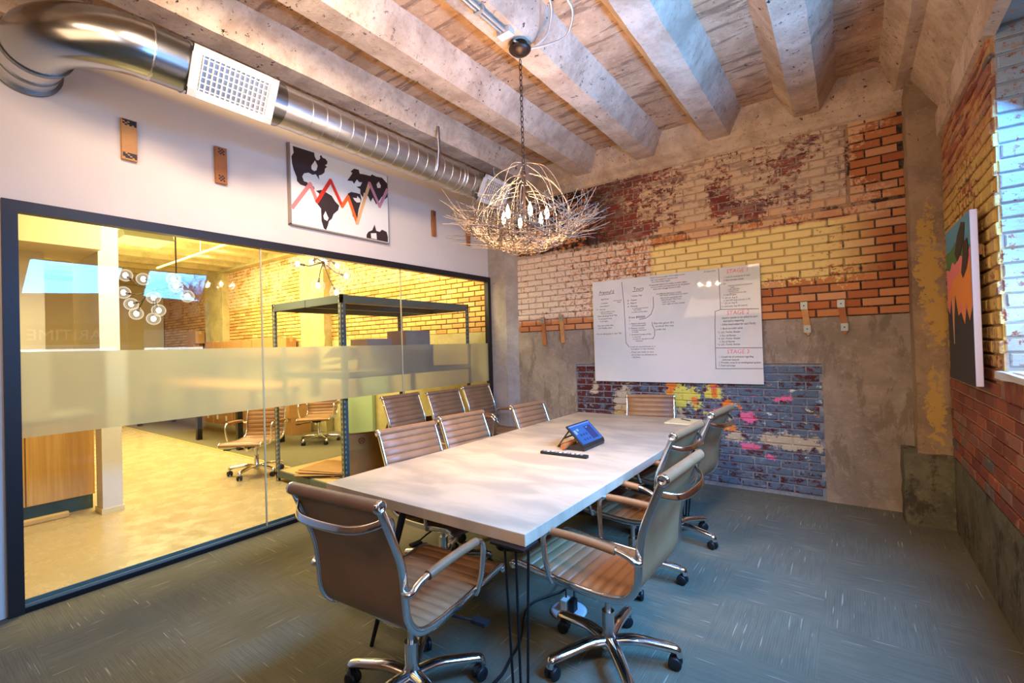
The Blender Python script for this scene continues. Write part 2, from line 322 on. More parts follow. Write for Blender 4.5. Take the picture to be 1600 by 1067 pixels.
    b = B('added_glow_letter'); b.col(C(230, 230, 226)); b.emit((.9, .95, 1, 1), 1.6); M['added_glow_letter'] = b.m  # emission added to plain white letters so their reflection shows
    b = B('shade_fabric', .8); b.col(C(206, 216, 222)); M['shade'] = b.m
mk()

# ------------------------------------------------------------------ mesh helpers
class G:
    """a bag of vertices and faces that becomes one mesh"""
    def __init__(s): s.v = []; s.f = []; s.sm = []
    def add(s, vs, fs, smooth=False):
        o = len(s.v); s.v += [tuple(x) for x in vs]; s.f += [tuple(i+o for i in f) for f in fs]; s.sm += [smooth]*len(fs); return s
    def box(s, x0, x1, y0, y1, z0, z1, m=None):
        vs = [V((x, y, z)) for z in (z0, z1) for y in (y0, y1) for x in (x0, x1)]
        if m: vs = [m @ q for q in vs]
        return s.add(vs, [(0, 2, 3, 1), (4, 5, 7, 6), (0, 1, 5, 4), (2, 6, 7, 3), (0, 4, 6, 2), (1, 3, 7, 5)])
    def chbox(s, x0, x1, y0, y1, z0, z1, c=.006, m=None):
        """box with all edges chamfered"""
        bm = bmesh.new(); bmesh.ops.create_cube(bm, size=1)
        for q in bm.verts: q.co = ((x0+x1)/2+q.co.x*(x1-x0), (y0+y1)/2+q.co.y*(y1-y0), (z0+z1)/2+q.co.z*(z1-z0))
        bmesh.ops.bevel(bm, geom=bm.edges[:], offset=c, segments=2, affect='EDGES', profile=.5)
        bm.verts.index_update(); vs = [(m @ q.co) if m else q.co.copy() for q in bm.verts]; fs = [[w.index for w in f.verts] for f in bm.faces]; bm.free()
        return s.add(vs, fs)
    def prism(s, poly, a, b, ax=1, m=None):
        """poly in the two other axes, extruded along axis ax from a to b"""
        def P(u, w, t): return V({0: (t, u, w), 1: (u, t, w), 2: (u, w, t)}[ax])
        n = len(poly); vs = [P(u, w, a) for u, w in poly]+[P(u, w, b) for u, w in poly]
        if m: vs = [m @ q for q in vs]
        return s.add(vs, [tuple(range(n)), tuple(range(2*n-1, n-1, -1))]+[(i, i+n, (i+1) % n+n, (i+1) % n) for i in range(n)])
    def tube(s, path, r, n=8, closed=False, caps=True, smooth=True, sq=None):
        """sweep a circle (or an ellipse / flat bar sq=(w,h) with 'up' kept) along path; r may be a list"""
        P = [V(p) for p in path]; k = len(P); rr = r if isinstance(r, (list, tuple)) else [r]*k
        T = []
        for i in range(k):
            a = P[(i-1) % k] if (closed or i) else P[i]; b = P[(i+1) % k] if (closed or i < k-1) else P[i]
            T.append((b-a).normalized())
        u = T[0].orthogonal().normalized()
        if sq is not None and len(sq) > 2: u = V(sq[2])
        vs = []
        for i in range(k):
            u = (u - T[i]*u.dot(T[i])).normalized() if sq is None or len(sq) < 3 else (V(sq[2])-T[i]*V(sq[2]).dot(T[i])).normalized()
            w = T[i].cross(u)
            if sq is None: vs += [P[i]+(u*cos(2*pi*j/n)+w*sin(2*pi*j/n))*rr[i] for j in range(n)]
            else:
                hw, hh = sq[0]/2, sq[1]/2
                vs += [P[i]+u*(hw*(abs(cos(t))**.5)*(1 if cos(t) > 0 else -1))+w*(hh*(abs(sin(t))**.5)*(1 if sin(t) > 0 else -1)) for t in [2*pi*(j+.5)/n for j in range(n)]]
        fs = [(i*n+j, i*n+(j+1) % n, ((i+1) % k)*n+(j+1) % n, ((i+1) % k)*n+j) for i in range(k if closed else k-1) for j in range(n)]
        s.add(vs, fs, smooth)
        if caps and not closed: s.add(vs[:n], [tuple(range(n-1, -1, -1))]); s.add(vs[-n:], [tuple(range(n))])
        return s
    def lathe(s, prof, n=20, c=(0, 0, 0), m=None):
        """profile of (radius, height) turned about z"""
        vs = []
        for r, z in prof: vs += [V((c[0]+r*cos(2*pi*j/n), c[1]+r*sin(2*pi*j/n), c[2]+z)) for j in range(n)]
        if m: vs = [m @ q for q in vs]
        k = len(prof)
        s.add(vs, [(i*n+j, i*n+(j+1) % n, (i+1)*n+(j+1) % n, (i+1)*n+j) for i in range(k-1) for j in range(n)], True)
        s.add(vs[:n], [tuple(range(n-1, -1, -1))]); s.add(vs[-n:], [tuple(range(n))]); return s
    def ball(s, c, r, n=14, k=8, sz=1.):
        return s.lathe([(max(1e-4, r*sin(pi*i/k)), -r*sz*cos(pi*i/k)) for i in range(k+1)], n, c)
    def sheet(s, rows, smooth=True):
        """grid of points"""
        k, n = len(rows), len(rows[0]); return s.add([p for r in rows for p in r], [(i*n+j, i*n+j+1, (i+1)*n+j+1, (i+1)*n+j) for i in range(k-1) for j in range(n-1)], smooth)
    def mesh(s, name, mat):
        me = bpy.data.meshes.new(name); me.from_pydata(s.v, [], s.f); me.materials.append(mat)
        me.polygons.foreach_set('use_smooth', s.sm); me.update(); return me
    def fin(s, name, mat, parent=None, **props):
        o = bpy.data.objects.new(name, s.mesh(name, mat)); COL.objects.link(o)
        if parent is not None: o.parent = parent
        for k, v in props.items(): o[k] = v
        return o
def clean(o):
    bm = bmesh.new(); bm.from_mesh(o.data); bmesh.ops.recalc_face_normals(bm, faces=bm.faces); bm.to_mesh(o.data); bm.free(); return o
def empty(name, loc=(0, 0, 0), rz=0, label=None, category=None, group=None, kind=None):
    o = bpy.data.objects.new(name, None); COL.objects.link(o); o.location = loc; o.rotation_euler = (0, 0, rz); o.empty_display_size = .1
    return tag(o, label, category, group, kind)
def tag(o, label=None, category=None, group=None, kind=None):
    for k, v in (('label', label), ('category', category), ('group', group), ('kind', kind)):
        if v: o[k] = v
    return o
def copy_tree(o, parent=None):
    c = o.copy(); COL.objects.link(c)
    if parent is not None: c.parent = parent; c.matrix_parent_inverse = o.matrix_parent_inverse
    for ch in KIDS.get(o.name, []): copy_tree(ch, c)
    return c
KIDS = {}
def index_kids(root):
    for o in list(COL.objects):
        if o.parent is not None: KIDS.setdefault(o.parent.name, [])
    KIDS.clear()
    for o in COL.objects:
        if o.parent is not None: KIDS.setdefault(o.parent.name, []).append(o)
def struct(name, g, mat, parent=None, label=None):
    o = g.fin(name, mat, parent)
    if parent is None: o['kind'] = 'structure'
    if label: o['label'] = label
    return o
def smooth_path(pts, n=6):
    P = [V(p) for p in pts]; out = []
    for i in range(len(P)-1):
        a, b_, c, d = P[max(0, i-1)], P[i], P[i+1], P[min(len(P)-1, i+2)]
        for k in range(n):
            t = k/n; out.append(.5*((2*b_)+(c-a)*t+(2*a-5*b_+4*c-d)*t*t+(3*b_-a-3*c+d)*t**3))
    out.append(P[-1]); return out
def font_mesh(g, s, size, m, shear=0.):
    cu = bpy.data.curves.new('t', 'FONT'); cu.body = s; cu.size = size; cu.shear = shear; cu.resolution_u = 2
    ob = bpy.data.objects.new('t', cu); COL.objects.link(ob); bpy.context.view_layer.update()
    me = bpy.data.meshes.new_from_object(ob.evaluated_get(bpy.context.evaluated_depsgraph_get()))
    g.add([m @ v.co for v in me.vertices], [tuple(p.vertices) for p in me.polygons])
    bpy.data.objects.remove(ob); bpy.data.curves.remove(cu); bpy.data.meshes.remove(me)

# ------------------------------------------------------------------ bricks
BM = {}
def brick_mesh(L, H, dep, mat, var):
    key = (round(L, 2), round(H, 3), dep, mat.name, var)
    if key not in BM:
        r = random.Random(hash(key[:2])+var); g = G(); L = key[0]; c = .005; q = lambda a: r.uniform(-a, a)
        o = [(-L/2+q(.002), 0, q(.002)), (L/2+q(.002), 0, q(.002)), (L/2+q(.002), 0, H+q(.002)), (-L/2+q(.002), 0, H+q(.002))]
        i = [(-L/2+c+q(.003), -c, c+q(.002)), (L/2-c+q(.003), -c, c+q(.002)), (L/2-c+q(.003), -c, H-c+q(.002)), (-L/2+c+q(.003), -c, H-c+q(.002))]
        bk = [(x, dep, z) for x, _, z in o]
        g.add(bk+o+i, [(8, 9, 10, 11)]+[(a, a+1 if a % 4 < 3 else a-3, (a+5 if a % 4 < 3 else a+1), a+4) for a in range(8)])
        BM[key] = g.mesh('brick', mat)
    return BM[key]
def brick_field(parent, rows, mat, place, limit=300, near=None):
    """rows: list of (u0, u1, z, H); place(u, z) -> matrix; the bricks nearest by near() become parts, the rest one stuff mesh"""
    items = []
    for u0, u1, z, H in rows:
        items.append((u0, u1, z, H))
    if near: items.sort(key=lambda t: near((t[0]+t[1])/2, t[2]))
    rest = G()
    for k, (u0, u1, z, H) in enumerate(items):
        L = round(u1-u0, 2)
        if L < .03: continue
        me = brick_mesh(L, H, .02, mat, rnd.randrange(3)); m = place((u0+u1)/2, z, rnd.uniform(0, .006))
        if k < limit:
            o = bpy.data.objects.new('brick', me); COL.objects.link(o); o.matrix_world = m
            o.parent = parent
        else: rest.add([m @ v.co for v in me.vertices], [tuple(p.vertices) for p in me.polygons])
    if rest.v: rest.fin('far_bricks', mat, parent, kind='stuff')
def courses(u0, u1, z0, z1, Lb, Hc, joint=.012, ph=0, skip=None):
    out = []; z = z0; k = 0
    while z+Hc*.6 < z1:
        H = min(Hc-joint, z1-z-.004); u = u0-(Lb/2 if (k+ph) % 2 else 0)+rnd.uniform(-.01, .01)
        while u < u1:
            a, b2 = max(u+joint/2, u0), min(u+Lb-joint/2, u1)
            if b2-a > .035 and not (skip and skip(a, b2, z, z+H)): out.append((a, b2, z, H))
            u += Lb
        z += Hc; k += 1
    return out

# ------------------------------------------------------------------ the room shell
fl = struct('floor', G().box(-.02, W, -3, D+.1, -.1, 0), M['carpet'])
fo = struct('floor_office', G().box(-13, -.02, -2, D+.1, -.1, 0), M['polished'])
G().box(-13, -1.25, 3.30, D, .0, .006).fin('carpet_field', M['ocarpet'], fo)
G().box(-13, -1.25, 3.265, 3.30, .0, .009).fin('edge_strip', plain('brass_strip', C(214, 186, 110), .4, .3), fo)
# back wall
wb = struct('wall_back', G().box(-.0, W+.5, D+.006, D+.3, 0, 4.0), M['mortar'])
g = G().box(.40, 4.62, D-.012, D+.02, 1.30, 1.735).box(.40, 1.335, D-.012, D+.02, 0, 1.30).box(3.955, 4.62, D-.012, D+.02, 0, 1.30)
g.fin('concrete_band', M['band'], wb)
pl = lambda u, z, pr: MX.Translation((u, D-pr, z))
board = lambda a, b, z0, z1: a > 1.64 and b < 3.44 and z0 > 1.14 and z1 < 2.27
rows = courses(.40, 4.60, 1.745, 2.77, .235, .0775, skip=board)
rows += courses(.40, 1.54, 2.775, 3.55, .235, .0775) + courses(1.565, 4.19, 2.775, 3.55, .235, .0775, .014, 1) + courses(4.215, 4.60, 2.775, 3.55, .235, .0775)
camd = lambda u, z: (u-4.16)**2+(z-1.55)**2
brick_field(wb, rows, M['brick'], pl, 300, camd)
tp = struct('trim_1', G().box(1.335, 3.955, D+.004, D+.03, .03, 1.30), M['mortar'])
brick_field(tp, courses(1.345, 3.945, .045, 1.29, .235, .0775, .013, skip=board), M['brick'], pl, 300)
# left corner pillar with a chamfered, paler face
g = G().prism([(-.02, 5.20), (.28, 5.20), (.30, 5.20), (.48, D), (.48, D+.1), (-.02, D+.1)], 0, 3.85, 2); struct('trim_2', g, M['greyp'])
# right corner pillar and its block
def rough_box(name, x0, x1, y0, y1, z0, z1, mat, amp, seg=.12, parent=None):
    bm = bmesh.new(); bmesh.ops.create_cube(bm, size=1)
    for q in bm.verts: q.co = ((x0+x1)/2+q.co.x*(x1-x0), (y0+y1)/2+q.co.y*(y1-y0), (z0+z1)/2+q.co.z*(z1-z0))
    for ax in range(3):
        lo, hi = ((x0, x1), (y0, y1), (z0, z1))[ax]; n = max(1, int((hi-lo)/seg))
        for i in range(1, n):
            no = V((0, 0, 0)); no[ax] = 1; co = V((0, 0, 0)); co[ax] = lo+(hi-lo)*i/n
            bmesh.ops.bisect_plane(bm, geom=bm.verts[:]+bm.edges[:]+bm.faces[:], plane_co=co, plane_no=no)
    for q in bm.verts: q.co += V((rnd.uniform(-amp, amp), rnd.uniform(-amp, amp), rnd.uniform(-amp, amp)))
    me = bpy.data.meshes.new(name); bm.to_mesh(me); bm.free(); me.materials.append(mat)
    o = bpy.data.objects.new(name, me); COL.objects.link(o)
    if parent is None: o['kind'] = 'structure'
    else: o.parent = parent
    return o
p3 = rough_box('trim_3', 4.598, W+.02, 5.0, D+.05, .56, 3.72, M['pillar'], .006, .10)
rough_box('footing', 4.50, W+.01, 4.97, D+.05, 0, .585, M['plinth'], .009, .09, p3)
# right wall with two windows
wr = struct('wall_right', G().box(W+.006, W+.42, 3.46, D+.3, 0, 3.95).box(W+.006, W+.42, 2.30, 2.50, 0, 3.95).box(W+.006, W+.42, -.55, 1.15, 0, 3.95)
            .box(W+.006, W+.42, -3, -2.2, 0, 3.95).box(W+.006, W+.42, -2.2, 3.46, 3.15, 3.95).box(W+.006, W+.42, -2.2, 3.46, 0, 1.30), M['rmortar'])
prt = lambda u, z, pr: MX.Translation((W-pr, u, z)) @ MX.Rotation(-pi/2, 4, 'Z') @ MX.Identity(4)
skipw = lambda a, b, z0, z1: (b > 2.50 and a < 3.44 and z0 > 1.335 and z1 < 3.15)
rr = courses(2.55, 5.0, .585, 3.12, .235, .0775, .013)
rows = []
for a, b2, z, H in rr:
    if z+H > 1.36 and z < 3.12:
        a = max(a, 3.455)
        if b2-a < .04: continue
    rows.append((a, b2, z, H))
brick_field(wr, rows, M['rbrick'], prt, 300)
prv = lambda u, z, pr: MX.Translation((u, 3.455-pr*.5, z))
brick_field(wr, courses(W+.012, W+.40, 1.37, 3.14, .235, .0775, .013), M['rbrick'], prv, 300)
for k, y in enumerate([3.40-.075*i for i in range(12)]):          # the soldier course under the sill
    o = bpy.data.objects.new('brick', brick_mesh(.065, .135, .02, M['rbrick'], k % 3)); COL.objects.link(o); o.matrix_world = prt(y, 1.20, .012) @ MX.Rotation(.12, 4, 'Y'); o.parent = wr
G().box(W-.006, W+.42, -3, D, 0, .575).fin('concrete_plinth', M['plinth'], wr)
g = G().prism([(W+.02, 3.10), (W-.03, 3.12), (W-.035, 3.30), (W+.02, 3.34)], -3, 5.0, 1); g.fin('plaster_band', M['beam'], wr)
rough_box('sill', W-.03, W+.38, 2.50, 3.47, 1.31, 1.345, M['white'], .004, .15, wr)
for k, (y0, y1) in enumerate(((2.50, 3.46), (1.15, 2.30))):
    wn = struct('window_%d' % (k+2), G().box(W+.36, W+.42, y0, y0+.05, 1.34, 3.15).box(W+.36, W+.42, y1-.05, y1, 1.34, 3.15).box(W+.36, W+.42, y0, y1, 3.09, 3.15)
                .box(W+.36, W+.42, y0, y1, 1.34, 1.40).box(W+.36, W+.42, y0, y1, 2.2, 2.24), plain('green_window_frame', C(30, 66, 62), .5))
    G().box(W+.40, W+.405, y0+.05, y1-.05, 1.40, 3.09).fin('pane', M['glass'], wn)
    G().box(W+.345, W+.348, y0+.02, y1-.02, 2.0, 3.1).fin('roller_shade', M['shade'], wn)
# left wall: plaster header above the glass
wl = struct('wall_left', G().box(-.12, 0, -3, 5.21, 2.54, 3.85).box(-.12, 0, -3, .46, 0, 2.54), M['plaster'])
# front wall behind the camera, open to a lobby window
wf = struct('wall_front', G().box(-.12, W+.42, -3.1, -3, 0, 3.95), M['slab'])
# ceiling: slab, downstand beams, edge beam
ce = struct('ceiling', G().box(-.12, W+.5, -3.1, D+.1, 3.83, 3.98), M['slab'])
def beam(x0, x1, y0, y1, zb, zt, sl, mat, parent, sr=None):
    sr = sl if sr is None else sr; n = int((y1-y0)/.11); rows = []
    for i in range(n+1):
        y = y0+(y1-y0)*i/n; q = lambda a: rnd.uniform(-a, a)*.6
        rows.append([V((x0-sl+q(.01), y, zt+.005)), V((x0-sl*.42+q(.006), y, (zb+zt)/2-.01+q(.006))), V((x0+q(.006), y, zb+q(.004))), V(((x0+x1)/2, y, zb-.002+q(.004))), V((x1+q(.006), y, zb+q(.004))), V((x1+sr*.42+q(.006), y, (zb+zt)/2-.01+q(.006))), V((x1+sr+q(.01), y, zt+.005))])
    g = G().sheet(rows, False); return g.fin('beam', mat, parent)
for x in (.03, .81, 1.59, 2.36, 3.14, 3.91): beam(x-.10, x+.10, -3, 5.17, 3.64, 3.83, .14, M['beam'], ce)
beam(4.55, 4.63, -3, 5.17, 3.64, 3.83, .12, M['beam'], ce, .01)
G().prism([(4.62, 3.66), (W+.02, 3.30), (W+.02, 3.9), (4.62, 3.9)], -3, D, 1).fin('haunch', M['beam'], ce)
rows = [[V((x, 5.28, 3.50)), V((x, 5.245+rnd.uniform(-.004, .004), 3.52)), V((x, 5.225+rnd.uniform(-.006, .006), 3.57)), V((x, 5.165+rnd.uniform(-.006, .006), 3.62)), V((x, 5.10+rnd.uniform(-.01, .01), 3.74)), V((x, 5.02, 3.84))] for x in [i*.12 for i in range(42)]]
G().sheet(rows, False).fin('edge_beam', M['beam'], ce)

# ------------------------------------------------------------------ the glass partition
w1 = struct('window_1', G().box(-.035, .035, .46, 5.205, 2.475, 2.545), M['frame'])
G().box(-.035, .035, .46, .53, 0, 2.475).fin('frame_post', M['frame'], w1)
G().box(-.035, .035, 5.14, 5.205, 0, 2.475).fin('frame_post', M['frame'], w1)
G().box(-.03, .03, .53, 5.14, 0, .032).fin('sill_track', M['dark'], w1)
G().box(-.02, -.012, .53, 5.14, .032, .07).box(.012, .02, .53, 5.14, .032, .05).fin('glazing_bead', plain('grey_bead', C(120, 128, 120), .4, .3), w1)
for a, b2 in ((.53, 2.0), (2.01, 3.57), (3.58, 5.14)):
    p = G().add([(0, a, .04), (0, b2, .04), (0, b2, 2.475), (0, a, 2.475)], [(0, 1, 2, 3)]).fin('glass_pane', M['glass'], w1)
    G().add([(.004, a, 1.07), (.004, b2, 1.07), (.004, b2, 1.605), (.004, a, 1.605)], [(0, 1, 2, 3)]).fin('frosted_band', M['film'], p, label='frosted film band across the clear glass')
for y in (2.005, 3.575): G().box(-.006, .006, y-.006, y+.006, .04, 2.475).fin('glass_joint', plain('glass_edge', C(196, 186, 140), .3), w1)

# ------------------------------------------------------------------ air duct
def torus_path(c, r, ax, n=28):
    return [V(c)+r*(V((cos(t), 0, sin(t))) if ax == 1 else V((0, cos(t), sin(t)))) for t in [2*pi*i/n for i in range(n)]]
DX, DZ, DR = .78, 3.40, .15
du = empty('air_duct', (DX, 2.9, DZ), 0, 'galvanised round air duct with elbow under the ceiling along the white wall', 'duct')
def rel(o, root): o.parent = root; o.matrix_parent_inverse = MX.Translation(-V(root.location)); return o
def dfin(g, name, mat, **k): return rel(g.fin(name, mat, **k), du)
dfin(G().tube([(DX, 1.04, DZ), (DX, 5.15, DZ)], DR, 40), 'spiral_pipe', M['duct'])
y = 1.98
while y < 4.9: dfin(G().tube(torus_path((DX, y, DZ), DR+.001, 1), .0035, 5, True), 'seam', M['duct']); y += .118
dfin(G().tube([(DX, .98, DZ), (DX, 1.78, DZ)], DR+.006, 40), 'sleeve', plain('dark_galvanised', (.26, .27, .28, 1), .3, 1))
for y in (.985, 1.18): dfin(G().tube(torus_path((DX, y, DZ), DR+.008, 1), .006, 6, True), 'seam', M['steel'])
dfin(G().tube([(DX-.42+.42*cos(t), 1.0-.42*sin(t), DZ) for t in [pi/2*i/14 for i in range(15)]], DR+.012, 40), 'elbow', plain('elbow_galvanised', (.42, .42, .40, 1), .22, 1))
dfin(G().tube([(DX-.42, .58, DZ), (-.1, .58, DZ)], DR+.002, 40), 'wall_pipe', M['duct'])
for x, r in ((DX-.44, .172), (.16, .158), (.02, .172)): dfin(G().tube([(x-.012, .58, DZ), (x+.012, .58, DZ)], r, 36), 'flange', plain('flange_metal', (.22, .21, .20, 1), .4, 1))
for y in (3.70, 3.745, 4.78): dfin(G().tube(torus_path((DX, y, DZ), DR+.004, 1), .008, 6, True), 'collar', M['steel'])
def grille(y0, y1, big):
    th = R(28); m = MX.Translation((DX, (y0+y1)/2, DZ)) @ MX.Rotation(th, 4, 'Y')      # local +x faces the room and down
    L = (y1-y0)/2; h = .15
    sd = dfin(G().prism([(.02, -.13), (.165, -.135), (.165, .135), (.02, .13)], -L+.01, L-.01, 1, m), 'saddle_box', plain('saddle_metal', (.2, .2, .2, 1), .35, 1))
    fr = G()
    for a, b2, c, d in ((-L, L, -h, -h+.045), (-L, L, h-.045, h), (-L, -L+.05, -h, h), (L-.05, L, -h, h)): fr.box(.165, .18, a, b2, c, d, m)
    f = dfin(fr, 'grille_frame', M['white'], label='white register grille frame')
    G().box(.150, .152, -L+.03, L-.03, -h+.03, h-.03, m).fin('damper', plain('grille_dark', C(34, 42, 70), .5), f)
    n = 14 if big else 12
    for i in range(n):
        yy = -L+.06+(2*L-.12)*i/(n-1)
        G().box(.166, .178, yy-.003, yy+.003, -h+.04, h-.04, m).fin('louver', M['white'], f)
    for i in range(6):
        zz = -h+.06+(2*h-.12)*i/5
        G().box(.160, .167, -L+.04, L-.04, zz-.003, zz+.003, m).fin('louver', M['white'], f)
grille(1.16, 1.68, True); grille(3.95, 4.44, False)
# hanger strap from the beam, round the pipe
pth = [(DX+(DR+.006)*cos(t), 3.30, DZ+(DR+.006)*sin(t)) for t in [R(-150+15*i) for i in range(11)]]+[(DX+DR+.03, 3.29, DZ+.10), (.985, 3.26, 3.72)]
dfin(G().tube(pth, .01, 6, sq=(.03, .004, (0, 1, 0))), 'hanger_strap', M['steel'], label='perforated steel hanger strap')

# ------------------------------------------------------------------ chandelier of twigs
CX, CY = 2.39, 2.637
ch = empty('chandelier', (CX, CY, 3.64), 0, 'twig nest chandelier with candle bulbs hanging on a chain above the table', 'chandelier')
def cf(g, name, mat, parent=None, **k): return rel(g.fin(name, mat, **k), ch) if parent is None else g.fin(name, mat, parent, **k)
cf(G().lathe([(.052, -.005), (.052, -.06), (.078, -.064), (.075, -.072), (.06, -.088), (.03, -.10), (.01, -.106)], 24, (CX, CY, 3.66)), 'canopy', M['bronze'])
z = 3.53; k = 0
while z > 2.74:
    ax = V((1, 0, 0)) if k % 2 else V((0, 1, 0))
    cf(G().tube([V((CX, CY, z-.022))+ax*.010*cos(t)+V((0, 0, .022*sin(t))) for t in [2*pi*i/12 for i in range(12)]], .0032, 5, True), 'chain_link', M['bronze']); z -= .036; k += 1
cf(G().tube([(CX, CY, 2.75), (CX, CY, 2.26)], .010, 8).ball((CX, CY, 2.73), .018).ball((CX, CY, 2.27), .03), 'stem', M['bronze'])
BULBS = []
for i in range(6):
    t = 2*pi*i/6+.3; x, y = CX+.155*cos(t), CY+.155*sin(t)
    a = cf(G().tube([(CX, CY, 2.29), (CX+.08*cos(t), CY+.08*sin(t), 2.275), (x, y, 2.30), (x, y, 2.32)], .006, 6), 'lamp_arm', M['bronze'])
    cf(G().tube([(x, y, 2.31), (x, y, 2.40)], .007, 8), 'candle_sleeve', M['bronze'], a)
    cf(G().lathe([(.006, 0), (.012, .015), (.0155, .035), (.0125, .06), (.005, .082), (.001, .095)], 12, (x, y, 2.40)), 'bulb', M['bulb'], a, label='glowing candle bulb')
    BULBS.append((x, y, 2.45))
def twig(r0, z0, a0, r1, z1, a1, w, bow=.03):
    P = []
    for i in range(5):
        s = i/4; r = r0+(r1-r0)*s; a = a0+(a1-a0)*s; P.append(V((CX+r*cos(a)+rnd.uniform(-.008, .008), CY+r*sin(a)+rnd.uniform(-.008, .008), z0+(z1-z0)*s - bow*sin(pi*s)+rnd.uniform(-.005, .005))))
    return P, [w, w, w*.9, w*.75, w*.5]
mass = [G(), G()]
def bowl(r): return 2.205+.50*r*r*2.0
for i in range(560):
    a = rnd.uniform(0, 2*pi); r = rnd.uniform(.05, .42)**.9; da = rnd.choice((-1, 1))*rnd.uniform(.3, 1.3); r1 = min(.50, max(.10, r+rnd.uniform(-.08, .14)))
    L = .26; z = bowl(r)+rnd.uniform(-.02, .045); z1 = bowl(r1)+rnd.uniform(-.02, .06)
    P, ww = twig(r, z, a, r1, z1, a+da*min(1, .2/max(r, .12)), rnd.uniform(.0016, .003), .012); mass[i % 2].tube(P, ww, 4, caps=False)
cf(mass[0], 'twig_mass', M['twig'], kind='stuff'); cf(mass[1], 'twig_mass', M['twigd'], kind='stuff')
for i in range(110):
    a = rnd.uniform(0, 2*pi); r0 = rnd.uniform(.22, .36); r1 = rnd.uniform(.44, .60); z0 = bowl(r0)+rnd.uniform(0, .04); up = rnd.choice((.02, .05, .10, .17, .24))
    P, ww = twig(r0, z0, a, r1, z0+up*rnd.uniform(.7, 1.2), a+rnd.uniform(-.7, .7), rnd.uniform(.0017, .003), .0)
    cf(G().tube(P, ww, 4), 'twig', M['twig' if i % 3 else 'twigd'])
for i in range(26):
    a = 2*pi*i/26+rnd.uniform(-.1, .1); r = rnd.uniform(.24, .33); top = rnd.uniform(2.58, 2.74) if i % 5 else 2.80
    P = [(CX+r*cos(a)*q*1.0, CY+r*sin(a)*q, 2.34+(top-2.34)*h) for q, h in ((1, 0), (1.02, .3), (.86, .62), (.55, .88), (.12, 1.0))]
    cf(G().tube(smooth_path(P, 4), .0019, 4), 'arched_twig', M['twig'])
for i, b_ in enumerate(BULBS): light('candle_bulb_%d' % i, 'POINT', (b_[0], b_[1], b_[2]), 34, (1, .62, .34), .02)

# conduit, junction box and cables above the chandelier
cd = empty('ceiling_conduit', (2.40, 1.0, 3.62), 0, 'galvanised conduit run along the beam to the chandelier canopy', 'conduit')
for o in (G().tube([(2.405, -2.9, 3.615), (2.405, 2.45, 3.615)], .012, 8).fin('pipe', M['conduit']), G().tube([(2.375, -2.9, 3.618), (2.375, 2.45, 3.618)], .010, 8).fin('pipe', M['conduit'])): rel(o, cd)
for y in (.6, 1.5, 2.2): rel(G().box(2.355, 2.425, y-.012, y+.012, 3.602, 3.64).fin('clamp', M['conduit']), cd)
rel(G().box(2.34, 2.44, 2.44, 2.50, 3.60, 3.645).fin('end_fitting', M['white']), cd)
jb = empty('junction_box', (2.72, 2.55, 3.80), 0, 'square metal junction box on the ceiling with two looping flexible cables', 'electrical box')
rel(G().chbox(2.66, 2.78, 2.40, 2.54, 3.77, 3.826, .006).fin('box', M['conduit']), jb)
for P in ([(2.69, 2.52, 3.78), (2.66, 2.62, 3.74), (2.58, 2.70, 3.67), (2.50, 2.70, 3.62), (2.43, 2.66, 3.605), (2.40, 2.55, 3.61)], [(2.76, 2.54, 3.78), (2.78, 2.68, 3.72), (2.68, 2.78, 3.65), (2.56, 2.74, 3.615), (2.45, 2.68, 3.60)]):
    pts = smooth_path(P, 5)
    rel(G().tube(pts, .008, 7).fin('flexible_cable', M['conduit']), jb)

# ------------------------------------------------------------------ things on the left wall
def on_left(name, y0, y1, z0, z1, t, mat, label, kind, group=None):
    o = G().chbox(.012, .012+t, y0, y1, z0, z1, .003).fin(name, mat); G().box(0, .02, (y0+y1)/2-.02, (y0+y1)/2+.02, (z0+z1)/2-.05, (z0+z1)/2+.05).fin('mount', M['dark'], o)
    return tag(o, label, kind, group)
PG = 'timber plaques on the white wall'
o = on_left('wooden_plaque', 1.045, 1.135, 2.965, 3.258, .028, M['wood'], 'wide timber plaque with solid patterned end bands, leftmost on the white wall', 'plaque', PG)
chk = plain('dark_inlay', C(44, 40, 42), .5)
def inlay(o, y0, y1, z0, z1, x, n, m, full):
    bg = G()
    for i in range(n):
        for j in range(m):
            if (i+j) % 2 or (full and rnd.random() < .6):
                bg.box(x, x+.002, y0+(y1-y0)*i/n, y0+(y1-y0)*(i+1)/n, z0+(z1-z0)*j/m, z0+(z1-z0)*(j+1)/m)
    bg.fin('inlay', chk, o, kind='stuff')
inlay(o, 1.05, 1.13, 3.21, 3.252, .040, 6, 4, True); inlay(o, 1.05, 1.13, 2.975, 3.015, .040, 6, 4, True)
o = on_left('wooden_plaque', 1.648, 1.735, 2.958, 3.258, .028, M['wood2'], 'orange timber plaque with small chequered squares, between duct grille and world map', 'plaque', PG)
inlay(o, 1.668, 1.715, 3.195, 3.245, .040, 4, 4, False); inlay(o, 1.668, 1.715, 2.975, 3.025, .040, 4, 4, False)
o = on_left('wooden_plaque', 4.085, 4.145, 2.95, 3.27, .026, M['wood2'], 'narrow dark timber plaque just right of the world map picture', 'plaque', PG)
inlay(o, 4.095, 4.135, 3.20, 3.255, .038, 3, 4, False)
o = on_left('wooden_plaque', 4.73, 4.79, 2.935, 3.25, .026, M['wood2'], 'narrow timber plaque behind the left tips of the twig chandelier', 'plaque', PG)
